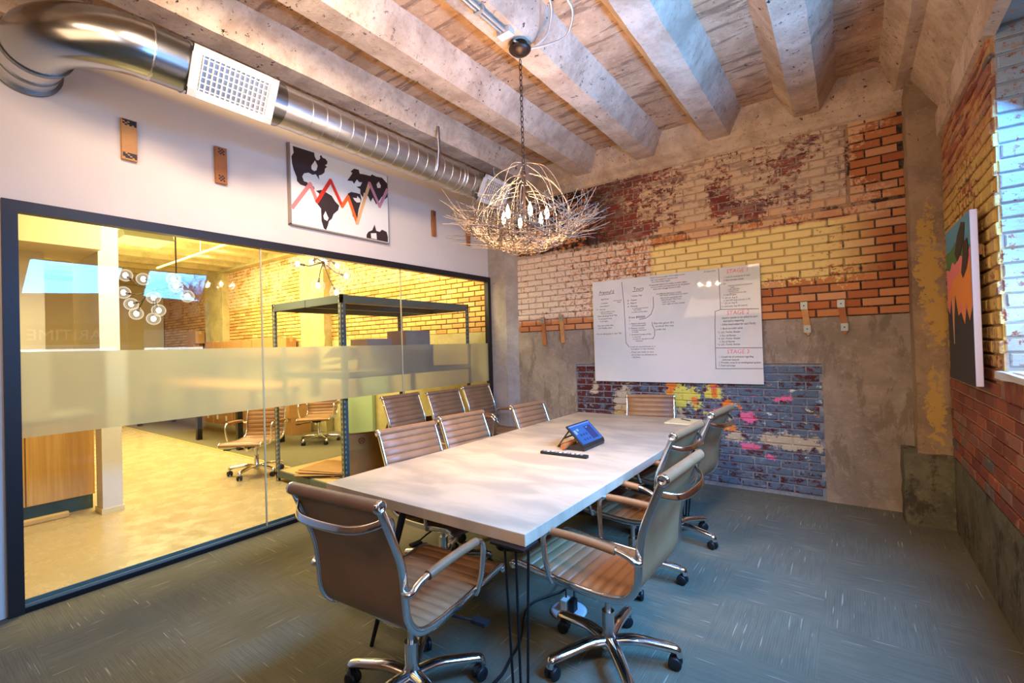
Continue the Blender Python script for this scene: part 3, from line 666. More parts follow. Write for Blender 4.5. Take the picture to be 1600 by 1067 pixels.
# the map picture
mp = G().chbox(.0, .045, 2.272, 3.39, 2.742, 3.49, .003).fin('world_map_picture', M['label']); tag(mp, 'framed white world map print with coloured zigzag line on the white wall', 'picture')
G().box(.0, .047, 2.262, 2.274, 2.735, 3.495).box(.0, .047, 3.386, 3.394, 2.735, 3.495).box(.0, .047, 2.262, 3.394, 2.733, 2.745).fin('picture_frame', plain('pale_frame', C(150, 136, 124), .4), mp)
ART = dict(north=[(2.298,3.47),(2.513,3.476),(2.518,3.439),(2.535,3.411),(2.559,3.415),(2.575,3.44),(2.572,3.461),(2.585,3.476),(2.602,3.454),(2.633,3.452),(2.653,3.43),(2.647,3.404),(2.625,3.388),(2.647,3.377),(2.624,3.354),(2.617,3.312),(2.585,3.281),(2.555,3.267),(2.56,3.223),(2.546,3.242),(2.525,3.269),(2.489,3.254),(2.449,3.264),(2.403,3.243),(2.385,3.208),(2.401,3.169),(2.435,3.167),(2.451,3.134),(2.498,3.146),(2.509,3.121),(2.462,3.115),(2.417,3.124),(2.366,3.127),(2.333,3.151),(2.329,3.192),(2.303,3.249),(2.288,3.308),(2.284,3.37),(2.307,3.409)],
 south=[(2.521,3.108),(2.581,3.132),(2.642,3.116),(2.691,3.1),(2.728,3.052),(2.772,3.022),(2.758,2.972),(2.705,2.921),(2.685,2.871),(2.653,2.842),(2.639,2.794),(2.619,2.747),(2.595,2.757),(2.573,2.825),(2.57,2.947),(2.529,2.988),(2.543,3.041),(2.556,3.089)],
 eurasia=[(2.872,3.303),(2.908,3.354),(2.936,3.398),(2.916,3.41),(2.958,3.452),(3.014,3.456),(3.027,3.418),(3.077,3.426),(3.164,3.432),(3.18,3.455),(3.239,3.447),(3.316,3.456),(3.385,3.411),(3.384,3.258),(3.347,3.223),(3.309,3.246),(3.261,3.177),(3.229,3.139),(3.186,3.203),(3.155,3.152),(3.128,3.201),(3.071,3.23),(3.062,3.173),(3.027,3.207),(3.029,3.255),(2.98,3.267),(3.03,3.286),(3.053,3.334),(3.017,3.325),(2.99,3.347),(2.953,3.29),(2.934,3.314)],
 africa=[(2.875,3.169),(2.916,3.197),(2.985,3.202),(3.027,3.201),(3.04,3.149),(3.024,3.097),(3.001,3.032),(2.976,2.907),(2.929,2.945),(2.899,3.08),(2.88,3.111)],
 australia=[(3.093,2.784),(3.116,2.819),(3.168,2.847),(3.2,2.915),(3.22,2.85),(3.265,2.846),(3.297,2.877),(3.359,2.863),(3.376,2.809),(3.374,2.75),(3.091,2.75)],
 drop=[(2.52,3.403),(2.545,3.358),(2.532,3.31),(2.508,3.295),(2.481,3.306),(2.48,3.339)], plug=[(2.935,3.142),(2.984,3.148),(2.987,3.173),(3.026,3.146),(3.027,3.116),(2.982,3.102),(2.955,3.117)],
 leaf=[(3.268,3.399),(3.297,3.363),(3.289,3.335),(3.25,3.325),(3.239,3.36)], flame=[(2.618,2.934),(2.63,2.905),(2.65,2.869),(2.634,2.838),(2.6,2.848),(2.592,2.88)], bag=[(3.147,2.809),(3.219,2.825),(3.224,2.757),(3.15,2.757)])
mapd = plain('map_brown', C(58, 42, 40), .6)
def flat_poly(name, pts, x, mat, parent, t=.0012):
    bm = bmesh.new(); vs = [bm.verts.new((x, y, z)) for y, z in pts]; f = bm.faces.new(vs); f.normal_update()
    bmesh.ops.triangulate(bm, faces=[f], ngon_method='EAR_CLIP'); me = bpy.data.meshes.new(name); bm.to_mesh(me); bm.free(); me.materials.append(mat)
    o = bpy.data.objects.new(name, me); COL.objects.link(o); o.parent = parent; return o
for k in ('north', 'south', 'eurasia', 'africa', 'australia'): flat_poly('continent', ART[k], .0465, mapd, mp)
for k in ('drop', 'plug', 'leaf', 'flame', 'bag'): flat_poly('white_symbol', ART[k], .0472, M['label'], mp)
def stroke(name, pts, x, w, mat, parent, axis='x'):
    g = G()
    for k, ((a, b_), (c, d)) in enumerate(zip(pts, pts[1:])):
        lift = .00007*k*(1 if axis == 'x' else -1)
        t = V((c-a, d-b_)).normalized(); nn = V((-t.y, t.x))*w/2; e = t*w*.35
        q = [(a-e.x+nn.x, b_-e.y+nn.y), (a-e.x-nn.x, b_-e.y-nn.y), (c+e.x-nn.x, d+e.y-nn.y), (c+e.x+nn.x, d+e.y+nn.y)]
        g.add([(x+lift, u, v_) if axis == 'x' else (u, x+lift, v_) for u, v_ in q], [(0, 1, 2, 3)])
    return g.fin(name, mat, parent)
for i, (pts, c) in enumerate(((((2.282, 2.895), (2.464, 3.159), (2.53, 3.005)), C(226, 136, 130)), (((2.53, 3.005), (2.681, 3.251), (2.805, 3.023)), C(226, 58, 40)), (((2.805, 3.023), (2.877, 3.136), (2.978, 2.886)), C(238, 110, 52)), (((2.978, 2.886), (3.147, 3.347)), C(226, 178, 120)), (((3.147, 3.347), (3.271, 3.127), (3.38, 3.335)), C(206, 140, 150)))):
    stroke('zigzag_line', pts,   .0476+i*.0003, .036, plain('zigzag_%d' % i, c, .5), mp)

# ------------------------------------------------------------------ back wall things
def hook(x0, z0, x1, z1, mat, label, low=True, point=False):
    w = .026; t = V((x1-x0, z1-z0)); y = D-.035
    o = G(); pts = [(x0-w, z0), (x0+w, z0), (x1+w, z1), (x1-w, z1)]
    if point: pts = [(x0-w, z0), (x0+w, z0), (x1+w, z1+.03), (x1, z1-.01), (x1-w, z1+.03)]
    ob = clean(o.prism(pts, y, D-.008, 1).fin('wooden_peg', mat)); tag(ob, label, 'wall peg', 'timber pegs screwed to the back wall')
    tops = [(x0+(x1-x0)*.12, z0+(z1-z0)*.12)]+([(x0+(x1-x0)*.82, z0+(z1-z0)*.82)] if low else [])
    for (cx, cz) in tops:
        a = G().box(cx-w-.002, cx+w+.002, y-.006, y, cz-.035, cz+.035).fin('plate', M['zinc'], ob, label='zinc screw plate'); G().tube([(cx, y-.010, cz), (cx, y-.004, cz)], .006, 8).fin('screw', M['dark'], a)
hook(.865, 1.925, .892, 1.55, M['wood2'], 'brown timber peg on the back wall, left of two beside the corner pillar', False)
hook(1.145, 1.945, 1.172, 1.575, M['wood'], 'paler timber peg on the back wall, nearest the whiteboard left edge', False)
hook(3.822, 1.895, 3.852, 1.575, M['wood'], 'pointed timber peg right of whiteboard, the one nearer the whiteboard', True, True)
hook(4.112, 1.892, 4.141, 1.58, M['wood2'], 'pointed timber peg right of whiteboard, the one nearer the corner pillar', True, True)
wbd = G().chbox(1.614, 3.464, D-.044, D-.02, 1.092, 2.313, .003).fin('whiteboard', M['board']); tag(wbd, 'large frameless whiteboard with handwritten lists on the brick back wall', 'whiteboard')
G().box(1.75, 3.33, D-.022, D-.008, 1.2, 2.2).fin('mount', M['dark'], wbd)
YB = D-.0455
LINES = [(1.703,2.157,.052,"Frannul'd"),(1.725,2.083,.024,"Saga Event"),(1.717,2.034,.024,"- Location"),(1.698,1.999,.024,"- Launchpad ?"),(1.665,1.961,.024,"# - Voicings"),(1.704,1.93,.022,"- User possible in text"),(1.721,1.908,.022,"Picture of update"),(1.672,1.878,.026,"Have working level? The"),(1.684,1.846,.024,"is start good early"),(1.701,1.816,.024,"in not again"),(1.672,1.762,.026,"Key non active data"),(1.676,1.732,.026,"Can Reality done"),(1.639,1.66,.026,"- Do we add quality to the? YES"),(1.881,2.056,.020,"- not found &"),(1.93,2.036,.020,"others"),
 (2.136,2.161,.052,"Tours"),(2.106,2.09,.024,"- Unique Title"),(2.064,2.042,.026,"# - Trainer"),(2.063,2.008,.026,"# - Report"),(2.062,1.97,.026,"# - Meeting"),(2.118,1.945,.021,"to make appraisal time"),(2.13,1.926,.021,"Very Good"),(2.11,1.902,.021,"to make worthy dates"),(2.07,1.836,.036,"From $90000"),(2.073,1.806,.026,"1."),(2.071,1.765,.026,"1. Market demands"),(2.105,1.742,.026,"of in phone gate"),(2.069,1.712,.026,"2. Release record"),(2.103,1.689,.024,"is ready until seen"),(2.108,1.668,.024,"is ready"),(2.075,1.637,.026,"3. Invented trades of the"),(2.105,1.612,.024,"is required"),(2.116,1.586,.024,"to add all reg spare notes"),(2.145,1.563,.024,"adequate"),(2.082,1.494,.028,"Look to record book to a"),(2.086,1.468,.028,"translator in this market"),(2.076,1.432,.028,"- If any use made to save"),(2.09,1.400,.028,"all of them as allowance to"),(2.091,1.372,.028,"- facilities"),
 (2.342,2.278,.026,"Next is you to play some table items"),(2.349,2.252,.026,"set very useful to source job"),(2.363,2.228,.026,"to a live away begin"),(2.328,2.194,.026,"Frequently failure to make contact ideas"),(2.346,2.170,.026,"on it is made and operations to all grapes"),(2.37,2.146,.026,"when we change drum in this"),(2.412,2.088,.025,"is software because is wide"),(2.445,2.068,.025,"will easily activate but no input"),(2.44,2.038,.025,"- the event not both will"),(2.462,2.016,.025,"same book? The 2 no"),(2.461,1.992,.025,"- look at it it go"),(2.46,1.968,.025,"- two right to now simple"),(2.367,1.755,.030,"Key two given 30's"),(2.388,1.722,.030,"to book this way"),(2.388,1.684,.030,"under list"),(2.93,2.280,.022,"# index form"),
 (3.122,2.198,.026,"1. Look for meeting list in copy"),(3.121,2.166,.026,"2. Base wireable models"),(3.08,2.130,.026,"* 3. QA"),(3.155,2.108,.022,"- meeting overviews and statement"),(3.186,2.088,.022,"spare"),(3.154,2.069,.022,"- code replication"),(3.153,2.050,.022,"- concept series"),(3.165,2.031,.022,"- list and review has idea"),(3.116,2.012,.026,"4. Add all types"),(3.095,1.981,.026,"* 5. QA (on Aug 5)"),(3.114,1.954,.026,"6. Add NM leads (current 2 30)"),(3.090,1.927,.026,"* 7. QA (on Aug 9)"),(3.085,1.893,.026,"* 8. Add event, may 30 rewards"),
 (3.08,1.772,.030,"- Explore system to be added to each"),(3.105,1.739,.030,"lead before beginning"),(3.078,1.703,.030,"- Other hand added for each Family"),(3.075,1.662,.028,"1. Book non-seller series"),(3.043,1.624,.028,"* 2. QA / Further Review"),(3.065,1.588,.028,"3. Run old Review"),(3.041,1.557,.028,"* 4. QA / Further Review"),(3.063,1.525,.028,"5. Run all Review"),(3.039,1.495,.028,"* 6. QA / Further Review"),
 (3.048,1.366,.028,"1. Compile list of comments regarding"),(3.08,1.335,.028,"additional research"),(3.046,1.306,.028,"2. Prioritize research on working/lead updates"),(3.045,1.275,.028,"3. Finish and assign")]
g = G()
MXB = lambda x, z: MX.Translation((x, YB, z)) @ MX.Rotation(pi/2, 4, 'X')
for x, z, s, t in LINES:
    m = MXB(x, z)
    if x > 3.0: m = m @ MX.Scale(.76, 4, (1, 0, 0))
    font_mesh(g, t, s, m, .18)
g.fin('handwriting', M['ink'], wbd, label='black marker handwriting')
g = G()
for x, z, t in ((3.15, 2.243, 'STAGE 1'), (3.14, 1.812, 'STAGE 2'), (3.13, 1.408, 'STAGE 3')): font_mesh(g, t, .06, MXB(x, z) @ MX.Scale(.95, 4, (1, 0, 0)), .1)
g.fin('heading', M['red'], wbd, label='faded red marker headings')
for pts in (((2.0, 2.275), (2.02, 2.0), (2.03, 1.55), (2.07, 1.50)), ((3.078, 2.305), (3.083, 1.873), (3.441, 1.856)), ((3.083, 1.872), (3.03, 1.855), (3.022, 1.7), (3.017, 1.25), (3.462, 1.253)), ((3.02, 1.469), (3.462, 1.462)), ((2.373, 2.067), (2.372, 1.95), (2.34, 1.87), (2.28, 1.83), (2.20, 1.82)), ((2.35, 1.78), (2.355, 1.74), (2.377, 1.69), (2.375, 1.63), (2.357, 1.592)), ((1.70, 2.145), (1.90, 2.15)), ((2.13, 2.15), (2.25, 2.15))):
    stroke('marker_line', pts, YB, .005, M['ink'], wbd, 'y')

# painting on the right wall
PXF = 4.735
pt = G().chbox(PXF, 4.768, 3.637, 4.42, 1.245, 2.245, .004).fin('canvas_painting', plain('canvas_edge', C(226, 206, 196), .7)); tag(pt, 'tall abstract canvas with pink and orange drips over black on the right wall', 'painting')
G().box(4.768, W, 3.75, 4.30, 2.0, 2.06).fin('stretcher', M['wood'], pt)
def pf(name, pts, c, lay): return flat_poly(name, [(y, z) for y, z in pts], PXF-.0006-.0004*lay, plain('paint_'+name, c, .6), pt)
pf('blue_sky', [(4.42, 1.245), (3.637, 1.245), (3.637, 2.245), (4.42, 2.245)], C(86, 150, 170), 0)
pf('green_field', [(4.42, 2.10), (4.25, 2.10), (4.08, 2.13), (3.85, 2.08), (3.637, 2.05), (3.637, 1.5), (4.42, 1.5)], C(70, 120, 62), 1)
pf('pink_field', [(4.42, 1.99), (4.3, 1.97), (4.2, 2.02), (4.1, 1.99), (3.95, 2.03), (3.8, 2.0), (3.637, 2.04), (3.637, 1.6), (4.42, 1.6)], C(240, 128, 122), 2)
pf('orange_drips', [(4.40, 1.80), (4.2, 1.90), (3.9, 1.93), (3.637, 1.96), (3.637, 1.70), (3.72, 1.62), (3.80, 1.74), (3.88, 1.58), (3.96, 1.76), (4.05, 1.64), (4.12, 1.80), (4.22, 1.5), (4.27, 1.82), (4.36, 1.74)], C(244, 146, 62), 3)
pf('black_field', [(4.42, 1.245), (3.637, 1.245), (3.637, 1.70), (3.72, 1.62), (3.80, 1.70), (3.86, 1.60), (3.96, 1.68), (4.05, 1.66), (4.14, 1.80), (4.19, 1.66), (4.22, 1.50), (4.27, 1.78), (4.35, 1.68), (4.42, 1.72)], C(52, 46, 42), 4)
pf('cream_drip', [(4.26, 1.78), (4.235, 1.78), (4.21, 1.48), (4.23, 1.48)], C(236, 206, 160), 5)
pf('dark_figure', [(4.10, 2.06), (4.0, 2.16), (3.86, 2.22), (3.76, 2.2), (3.80, 2.10), (3.92, 2.03), (4.02, 2.0)], C(54, 42, 40), 6)
pf('dark_figure', [(3.82, 2.09), (3.70, 2.10), (3.68, 2.0), (3.74, 1.93), (3.86, 1.88), (3.91, 1.92), (3.86, 2.0)], C(54, 42, 40), 7)
# sign board and letters under the shade of the nearer window (seen only as a reflection in the glass)
sg = G().box(W+.02, W+.05, 1.16, 2.29, 1.76, 2.04).fin('letter_sign', plain('sign_board', C(60, 56, 54), .6)); tag(sg, 'dark sign board with white capital letters in the near right window', 'sign')
g = G(); font_mesh(g, 'MARITIME', .21, MX.Translation((W+.018, 2.17, 1.83)) @ MX(((0, 0, -1, 0), (-1.03, 0, 0, 0), (0, 1, 0, 0), (0, 0, 0, 1)))); g.fin('lettering', M['added_glow_letter'], sg)

# ------------------------------------------------------------------ conference table
tb = empty('conference_table', (2.29, 3.26, 0), 0, 'long conference table with thick shadow-mottled top on black hairpin legs', 'table')
TX0, TX1, TY0, TY1 = 1.552, 3.027, 1.617, 4.907
rel(G().chbox(TX0, TX1, TY0, TY1, .695, .75, .003).fin('tabletop', M['table']), tb)
for x, y, sx, sy in ((2.95, 1.665, 1, 1), (1.65, 1.74, -1, 1), (2.97, 4.20, 1, -1), (1.63, 4.20, -1, -1)):
    g = G()
    for (a, b_), (c, d) in zip(((-.037, -.044), (.030, -.053), (.075, -.022)), ((-.040, -.005), (-.012, .012), (.014, .030))):
        g.tube([(x+a*sx, y+b_*sy, .69), (x+c*sx, y+d*sy, .02), (x+c*sx*.8, y+d*sy*.8, .006)], .006, 8)
    g.tube([(x-.040*sx*.8, y-.004*sy, .007), (x+.014*sx*.8, y+.024*sy, .007)], .006, 8)
    g.box(x-.09, x+.09, y-.08, y+.04, .685, .695)
    rel(g.fin('hairpin_leg', M['dark']), tb)
rel(G().tube([(2.13, 1.74, .69), (2.09, 1.52, .0)], [.022, .010], 10).fin('tapered_leg', M['dark']), tb)

# things on the table
tbl = empty('tablet_console', (2.46, 3.27, .75), 0, 'tilted tablet console with lit blue screen on the table', 'tablet')
def tf(g, name, mat, parent=None, **k): return rel(g.fin(name, mat, **k), tbl) if parent is None else g.fin(name, mat, parent, **k)
tf(G().prism([(2.545, .7505), (2.552, .772), (2.545, .795), (2.515, .795), (2.40, .775), (2.385, .7505)], 3.10, 3.445, 1), 'stand_base', plain('console_dark', C(44, 36, 32), .4))
mS = MX.Translation((2.545, 3.2725, .788)) @ MX.Rotation(-R(46), 4, 'Y')      # local z up the screen, local x out of its face
scr = tf(G().chbox(-.012, .004, -.178, .178, 0, .20, .004, mS), 'housing', M['black'])
def sq(y0, y1, z0, z1, mat, name, x): return G().add([mS @ V((x, a, b_)) for a, b_ in ((y0, z0), (y1, z0), (y1, z1), (y0, z1))], [(0, 1, 2, 3)]).fin(name, mat, scr)
sq(-.166, .166, .012, .190, M['screen'], 'screen', .0046)
sq(.03, .135, .03, .155, M['screen_dark'], 'screen_panel', .0050); sq(-.15, -.115, .105, .145, M['screen_pale'], 'screen_tile', .0050); sq(-.10, -.07, .13, .15, M['screen_pale'], 'screen_tile', .0050)
sq(.05, .075, .138, .146, M['screen_pale'], 'screen_tile', .0054); sq(-.166, .166, .176, .186, plain('screen_bar', C(90, 120, 230), .3), 'screen_bar', .0050)
for i in range(3):
    for j in range(2): sq(-.10+.042*i, -.10+.042*i+.022, .035+.045*j, .055+.045*j, M['screen_dark'], 'screen_icon', .0050)
g = G()
for y in (3.14, 3.40): g.tube([(2.40, y, .885), (2.30, y, .76), (2.40, y, .765)], .007, 6)
g.tube([(2.35, 3.14, .825), (2.35, 3.40, .825)], .007, 6).tube([(2.30, 3.14, .76), (2.30, 3.40, .76)], .008, 6); tf(g, 'rear_bracket', plain('bracket_olive', C(70, 60, 40), .4, .4))
tf(G().tube([(2.39, 3.06, .778), (2.39, 3.24, .778)], .022, 14), 'speaker_tube', M['wood2'])
rm = G().chbox(2.292, 2.662, -.022, .022, .7505, .772, .005, MX.Translation((0, 2.918, 0)) @ MX.Translation((2.477, 0, 0)) @ MX.Rotation(R(3), 4, 'Z') @ MX.Translation((-2.477, 0, 0))).fin('remote_control', M['black'])
tag(rm, 'long black remote control with grey keys lying on the table', 'remote')
mr = MX.Translation((2.477, 2.918, .772)) @ MX.Rotation(R(3), 4, 'Z')
for i in range(10):
    for j in (-1, 1): G().box(-.165+.033*i, -.145+.033*i, j*.009-.006, j*.009+.006, 0, .0025, mr).fin('key', plain('key_grey', C(150, 150, 150), .5) if (i*7+j) % 3 else M['label'], rm)
nb = G().chbox(2.676, 2.955, 4.545, 4.86, .7505, .760, .002).fin('notepad', plain('yellow_paper', C(232, 212, 168), .7)); tag(nb, 'cream paper notepad at the far right corner of the table', 'notepad')
G().box(2.678, 2.953, 4.547, 4.858, .760, .7615).fin('top_sheet', plain('top_paper', C(232, 210, 156), .7), nb)
pn = G().tube([(2.765, 4.79, .767), (2.775, 4.785, .767), (2.86, 4.73, .767), (2.88, 4.72, .767)], [.001, .0045, .0045, .003], 8).fin('pen', M['black']); tag(pn, 'slim black pen lying on the cream notepad', 'pen')

# ------------------------------------------------------------------ conference chairs
PROF = [(.415, .452), (.38, .462), (.28, .452), (.15, .438), (.02, .430), (-.08, .430), (-.155, .441), (-.205, .475), (-.235, .535), (-.243, .62), (-.252, .70), (-.268, .765), (-.302, .85), (-.335, .93), (-.352, .968)]
def make_chair():
    t = empty('office_chair', (0, 0, 0), 0, 'x', 'chair')
    prof = smooth_path([(0, y, z) for y, z in PROF], 12)
    n = len(prof); arc = [0]
    for a, b_ in zip(prof, prof[1:]): arc.append(arc[-1]+(b_-a).length)
    def nor(i):
        d = prof[min(n-1, i+1)]-prof[max(0, i-1)]; return V((0, -d.z, d.y)).normalized()*-1      # toward the sitter
    split = next(i for i, q in enumerate(prof) if q.y < -.19)
    def along(s_):
        i = min(n-2, max(0, next((k for k in range(n-1) if arc[k+1] >= s_), n-2))); f = (s_-arc[i])/max(1e-6, arc[i+1]-arc[i])
        return prof[i].lerp(prof[i+1], f), nor(i).lerp(nor(i+1), f).normalized()
    def sling(i0, i1, name):
        """padded leather: rounded ribs parted by narrow sewn grooves"""
        top, bot = [], []; s0, s1, pitch = arc[i0], arc[i1], .052; m = max(1, round((s1-s0)/pitch)); pitch = (s1-s0)/m
        for k in range(m):
            for f, h in ((0, .001), (.07, .0085), (.2, .0115), (.5, .0135), (.8, .0115), (.93, .0085))+(((1, .001),) if k == m-1 else ()):
                q, nn = along(s0+(k+f)*pitch)
                row = [(-.243, .0), (-.236, h*.8), (-.12, h), (0, h), (.12, h), (.236, h*.8), (.243, .0)]
                top.append([q+V((x, 0, 0))+nn*e for x, e in row]); bot.append([q+V((x, 0, 0))-nn*.006 for x, e in row])
        g = G().sheet(top).sheet([r[::-1] for r in bot])
        for E_ in (0, -1): g.sheet([[top[i][E_], bot[i][E_]] for i in range(len(top))])
        return g.fin(name, M['leather'], t)
    sling(0, split, 'seat'); sling(split, n-1, 'backrest')
    for s in (-1, 1):
        g = G().tube([q+V((s*.249, 0, 0)) for q in prof], .01, 8, sq=(.014, .034, (1, 0, 0)))
        g.tube([V((s*.2425, q.y, q.z))-nor(i)*.004 for i, q in enumerate(prof)], .004, 5); g.fin('side_rail', M['chrome'], t)
    tr = G().tube([(-.25, -.357, .98), (.25, -.357, .98)], .024, 18).fin('top_roll', M['leather'], t)
    for s in (-1, 1): G().lathe([(.0255, 0), (.0255, .012), (.022, .016), (.012, .016), (.012, .013), (.004, .013)], 18, m=MX.Translation((s*.248, -.357, .98)) @ MX.Rotation(s*pi/2, 4, 'Y')).fin('end_cap', M['chrome'], tr)
    fr = G().tube([(-.25, .415, .444), (.25, .415, .444)], .018, 14).fin('front_roll', M['leather'], t)
    for s in (-1, 1): G().lathe([(.0195, 0), (.0195, .010), (.012, .013), (.004, .011)], 14, m=MX.Translation((s*.248, .415, .444)) @ MX.Rotation(s*pi/2, 4, 'Y')).fin('end_cap', M['chrome'], fr)
    bow = smooth_path([(-.248, -.333, .925), (-.228, -.352, .912), (-.175, -.388, .898), (-.085, -.408, .892), (.085, -.408, .892), (.175, -.388, .898), (.228, -.352, .912), (.248, -.333, .925)], 5)
    G().tube(bow, .01, 8, sq=(.032, .012, (0, .25, 1))).fin('back_bow', M['chrome'], t, label='curved chrome back bow')
    for s in (-1, 1):
        ar = G(); x = s*.285
        ar.tube(smooth_path([(s*.25, -.250, .632), (s*.272, -.255, .630), (x, -.240, .635), (x, -.215, .650), (x, -.165, .664), (x, -.10, .668), (x, .0, .673), (x, .12, .676), (x, .165, .675), (x, .195, .660), (s*.284, .207, .62), (s*.276, .200, .52), (s*.263, .190, .45), (s*.252, .185, .425)], 5), .0125, 10)
        a = ar.fin('armrest', M['chrome'], t)
        G().tube(smooth_path([(x, -.155, .664), (x, -.06, .672), (x, .06, .677), (x, .155, .677)], 4), .019, 12).fin('arm_pad', M['leather'], a, label='leather wrapped arm pad')
    g = G()
    for y in (.185, -.10): g.tube(smooth_path([(-.25, y, .428), (-.14, y, .395), (0, y, .380), (.14, y, .395), (.25, y, .428)], 4), .011, 8)
    g.fin('seat_stretcher', M['chrome'], t)
    mc = G().chbox(-.07, .07, -.06, .20, .368, .408, .012).fin('tilt_mechanism', M['black'], t)
    G().tube([(.0, .17, .36), (.0, .26, .355)], .018, 12).fin('tension_knob', M['chrome'], mc)
    G().tube([(.06, .06, .365), (.20, .10, .355), (.285, .13, .345)], .006, 6).box(.27, .345, .118, .158, .335, .352).fin('lever', M['black'], mc)
    HY = .03
    G().tube([(0, HY, .355), (0, HY, .30)], .026, 14).tube([(0, HY, .30), (0, HY, .19)], .015, 12).fin('gas_piston', M['steel'], t)
    hub = G().lathe([(.03, .245), (.031, .24), (.028, .14), (.042, .115), (.05, .09), (.045, .07), (.02, .06)][::-1], 18, (0, HY, 0)).fin('hub', M['chrome'], t)
    for k in range(5):
        a = 2*pi*k/5-pi/2-.05; d = V((cos(a), sin(a), 0)); o = V((0, HY, 0))
        P = smooth_path([o+d*.03+V((0, 0, .105)), o+d*.12+V((0, 0, .118)), o+d*.22+V((0, 0, .108)), o+d*.29+V((0, 0, .098)), o+d*.318+V((0, 0, .088)), o+d*.325+V((0, 0, .062))], 4)
        m = len(P); g = G(); side = V((-d.y, d.x, 0))
        rows = []
        for i, q in enumerate(P):
            w = .034-.012*i/(m-1); hgt = .024-.006*i/(m-1); T = (P[min(m-1, i+1)]-P[max(0, i-1)]).normalized(); u = side.cross(T).normalized()*-1
            rows.append([q+side*w*cos(b_)+u*hgt*sin(b_) for b_ in [2*pi*j/10 for j in range(11)]])
        g.sheet(rows); g.add(rows[-1][:10], [tuple(range(10))]); g.fin('base_leg', M['chrome'], t)
        c = o+d*.325; yaw = a+rnd.uniform(-.9, .9); mm = MX.Translation(c) @ MX.Rotation(yaw, 4, 'Z')
        cs = G()
        for s in (-1, 1): cs.lathe([(.006, -.011), (.026, -.011), (.031, -.005), (.031, .007), (.026, .011), (.006, .011)], 16, m=mm @ MX.Translation((-.018, s*.018, .031)) @ MX.Rotation(pi/2, 4, 'X'))
        cs.prism([(-.050, .030), (-.046, .048), (-.028, .062), (.0, .066), (.010, .060), (.006, .040), (-.01, .034)], -.006, .006, 1, mm)
        cs.tube([(c.x, c.y, .045), (c.x, c.y, .068)], .010, 8)
        cs.fin('caster', M['black'], t)
    return t
GRP = {'near': 'leather chairs around the conference table', 'glass': 'leather chairs lined up against the glass', 'office': 'leather chairs in the office beyond the glass'}
CH = [(2.54, 1.372, 4.2, .02, 'brown ribbed leather chair seen from behind at the near end of the table', 'near'),
 (3.20, 2.10, 88.5, .02, 'ribbed leather chair nearest the camera on the right side of the table', 'near'),
 (2.985, 2.974, 86.7, .02, 'middle leather chair on the right side of the table', 'near'),
 (3.03, 3.715, 86, .045, 'farthest leather chair on the right side of the table', 'near'),
 (1.81, 2.32, -96, -.022, 'leather chair tucked at the left table side, nearest the camera', 'near'),
 (1.711, 3.037, -95.5, -.034, 'leather chair tucked at the left table side, second from the camera', 'near'),
 (1.785, 3.97, -95.2, -.047, 'leather chair tucked at the left table side, third and nearest the back wall', 'near'),
 (.527, 3.390, -89.6, .06, 'leather chair backed against the glass, leftmost of the three', 'glass'),
 (.547, 4.003, -93, .046, 'leather chair backed against the glass, middle of the three', 'glass'),
 (.502, 4.672, -91.6, .054, 'leather chair backed against the glass, next to the corner pillar', 'glass'),
 (2.46, 4.717, 196, -.03, 'leather chair at the far end of the table facing the camera', 'near'),
 (-2.10, 2.92, 218, 0, 'leather chair beyond the glass standing beside the steel rack', 'office'),
 (-3.25, 4.50, 225, 0, 'leather chair beyond the glass farther back by the brick wall', 'office')]
SWIVEL = {CH[1][4]: 27, CH[2][4]: 14, CH[3][4]: 66, CH[4][4]: 20, CH[11][4]: 30}
proto = make_chair(); index_kids(proto)
UPPER = ('seat', 'backrest', 'side_rail', 'top_roll', 'front_roll', 'back_bow', 'armrest', 'seat_stretcher', 'tilt_mechanism')
roots = [proto]+[copy_tree(proto) for _ in CH[1:]]
kids = {}
for o in COL.objects:
    if o.parent is not None: kids.setdefault(o.parent.name, []).append(o)
for r, (x, y, a, dz, lab, gp) in zip(roots, CH):
    r.location = (x, y, 0); r.rotation_euler = (0, 0, R(a)); r['label'] = lab; r['group'] = GRP[gp]
    for c in kids[r.name]:
        nm = c.name.split('.')[0]
        if nm in UPPER: c.location.z += dz
        if nm == 'gas_piston': c.location.z += dz*.8
        if nm in ('base_leg', 'caster', 'hub'):
            sw = R(SWIVEL.get(lab, 0)); c.location = V((0, .03, 0))-MX.Rotation(sw, 3, 'Z') @ V((0, .03, 0)); c.rotation_euler = (0, 0, sw)

# floor box and cables
fb = empty('floor_outlet', (2.80, 2.36, 0), 0, 'round floor outlet with plugged cables on the carpet under the table', 'outlet')
rel(G().lathe([(.10, 0), (.105, .008), (.09, .014), (.06, .010), (.02, .010)], 28, (2.80, 2.36, .0)).fin('ring', plain('outlet_white', C(200, 206, 210), .4)), fb)
rel(G().chbox(2.76, 2.80, 2.33, 2.40, .01, .07, .005).fin('plug', M['label']), fb); rel(G().chbox(2.81, 2.845, 2.34, 2.39, .01, .08, .005).fin('plug', M['black']), fb)
cb = G().tube(smooth_path([(2.83, 2.38, .08), (2.78, 2.46, .13), (2.68, 2.52, .02), (2.63, 2.436, .009), (2.588, 2.341, .009), (2.589, 2.243, .009), (2.625, 2.151, .009), (2.724, 1.977, .009), (2.768, 1.827, .009), (2.80, 1.70, .009), (2.79, 1.5, .009)], 6), .007, 7).fin('black_cable', M['cable']); tag(cb, 'thick black cable curving over the carpet past the hairpin leg', 'cable')
cb = G().tube(smooth_path([(2.78, 2.37, .07), (2.74, 2.43, .13), (2.60, 2.62, .03), (2.52, 2.66, .008), (2.36, 2.80, .008), (2.2, 3.0, .008)], 6), .005, 6).fin('black_cable', M['cable']); tag(cb, 'thin black cable running back beneath the table from the outlet', 'cable')

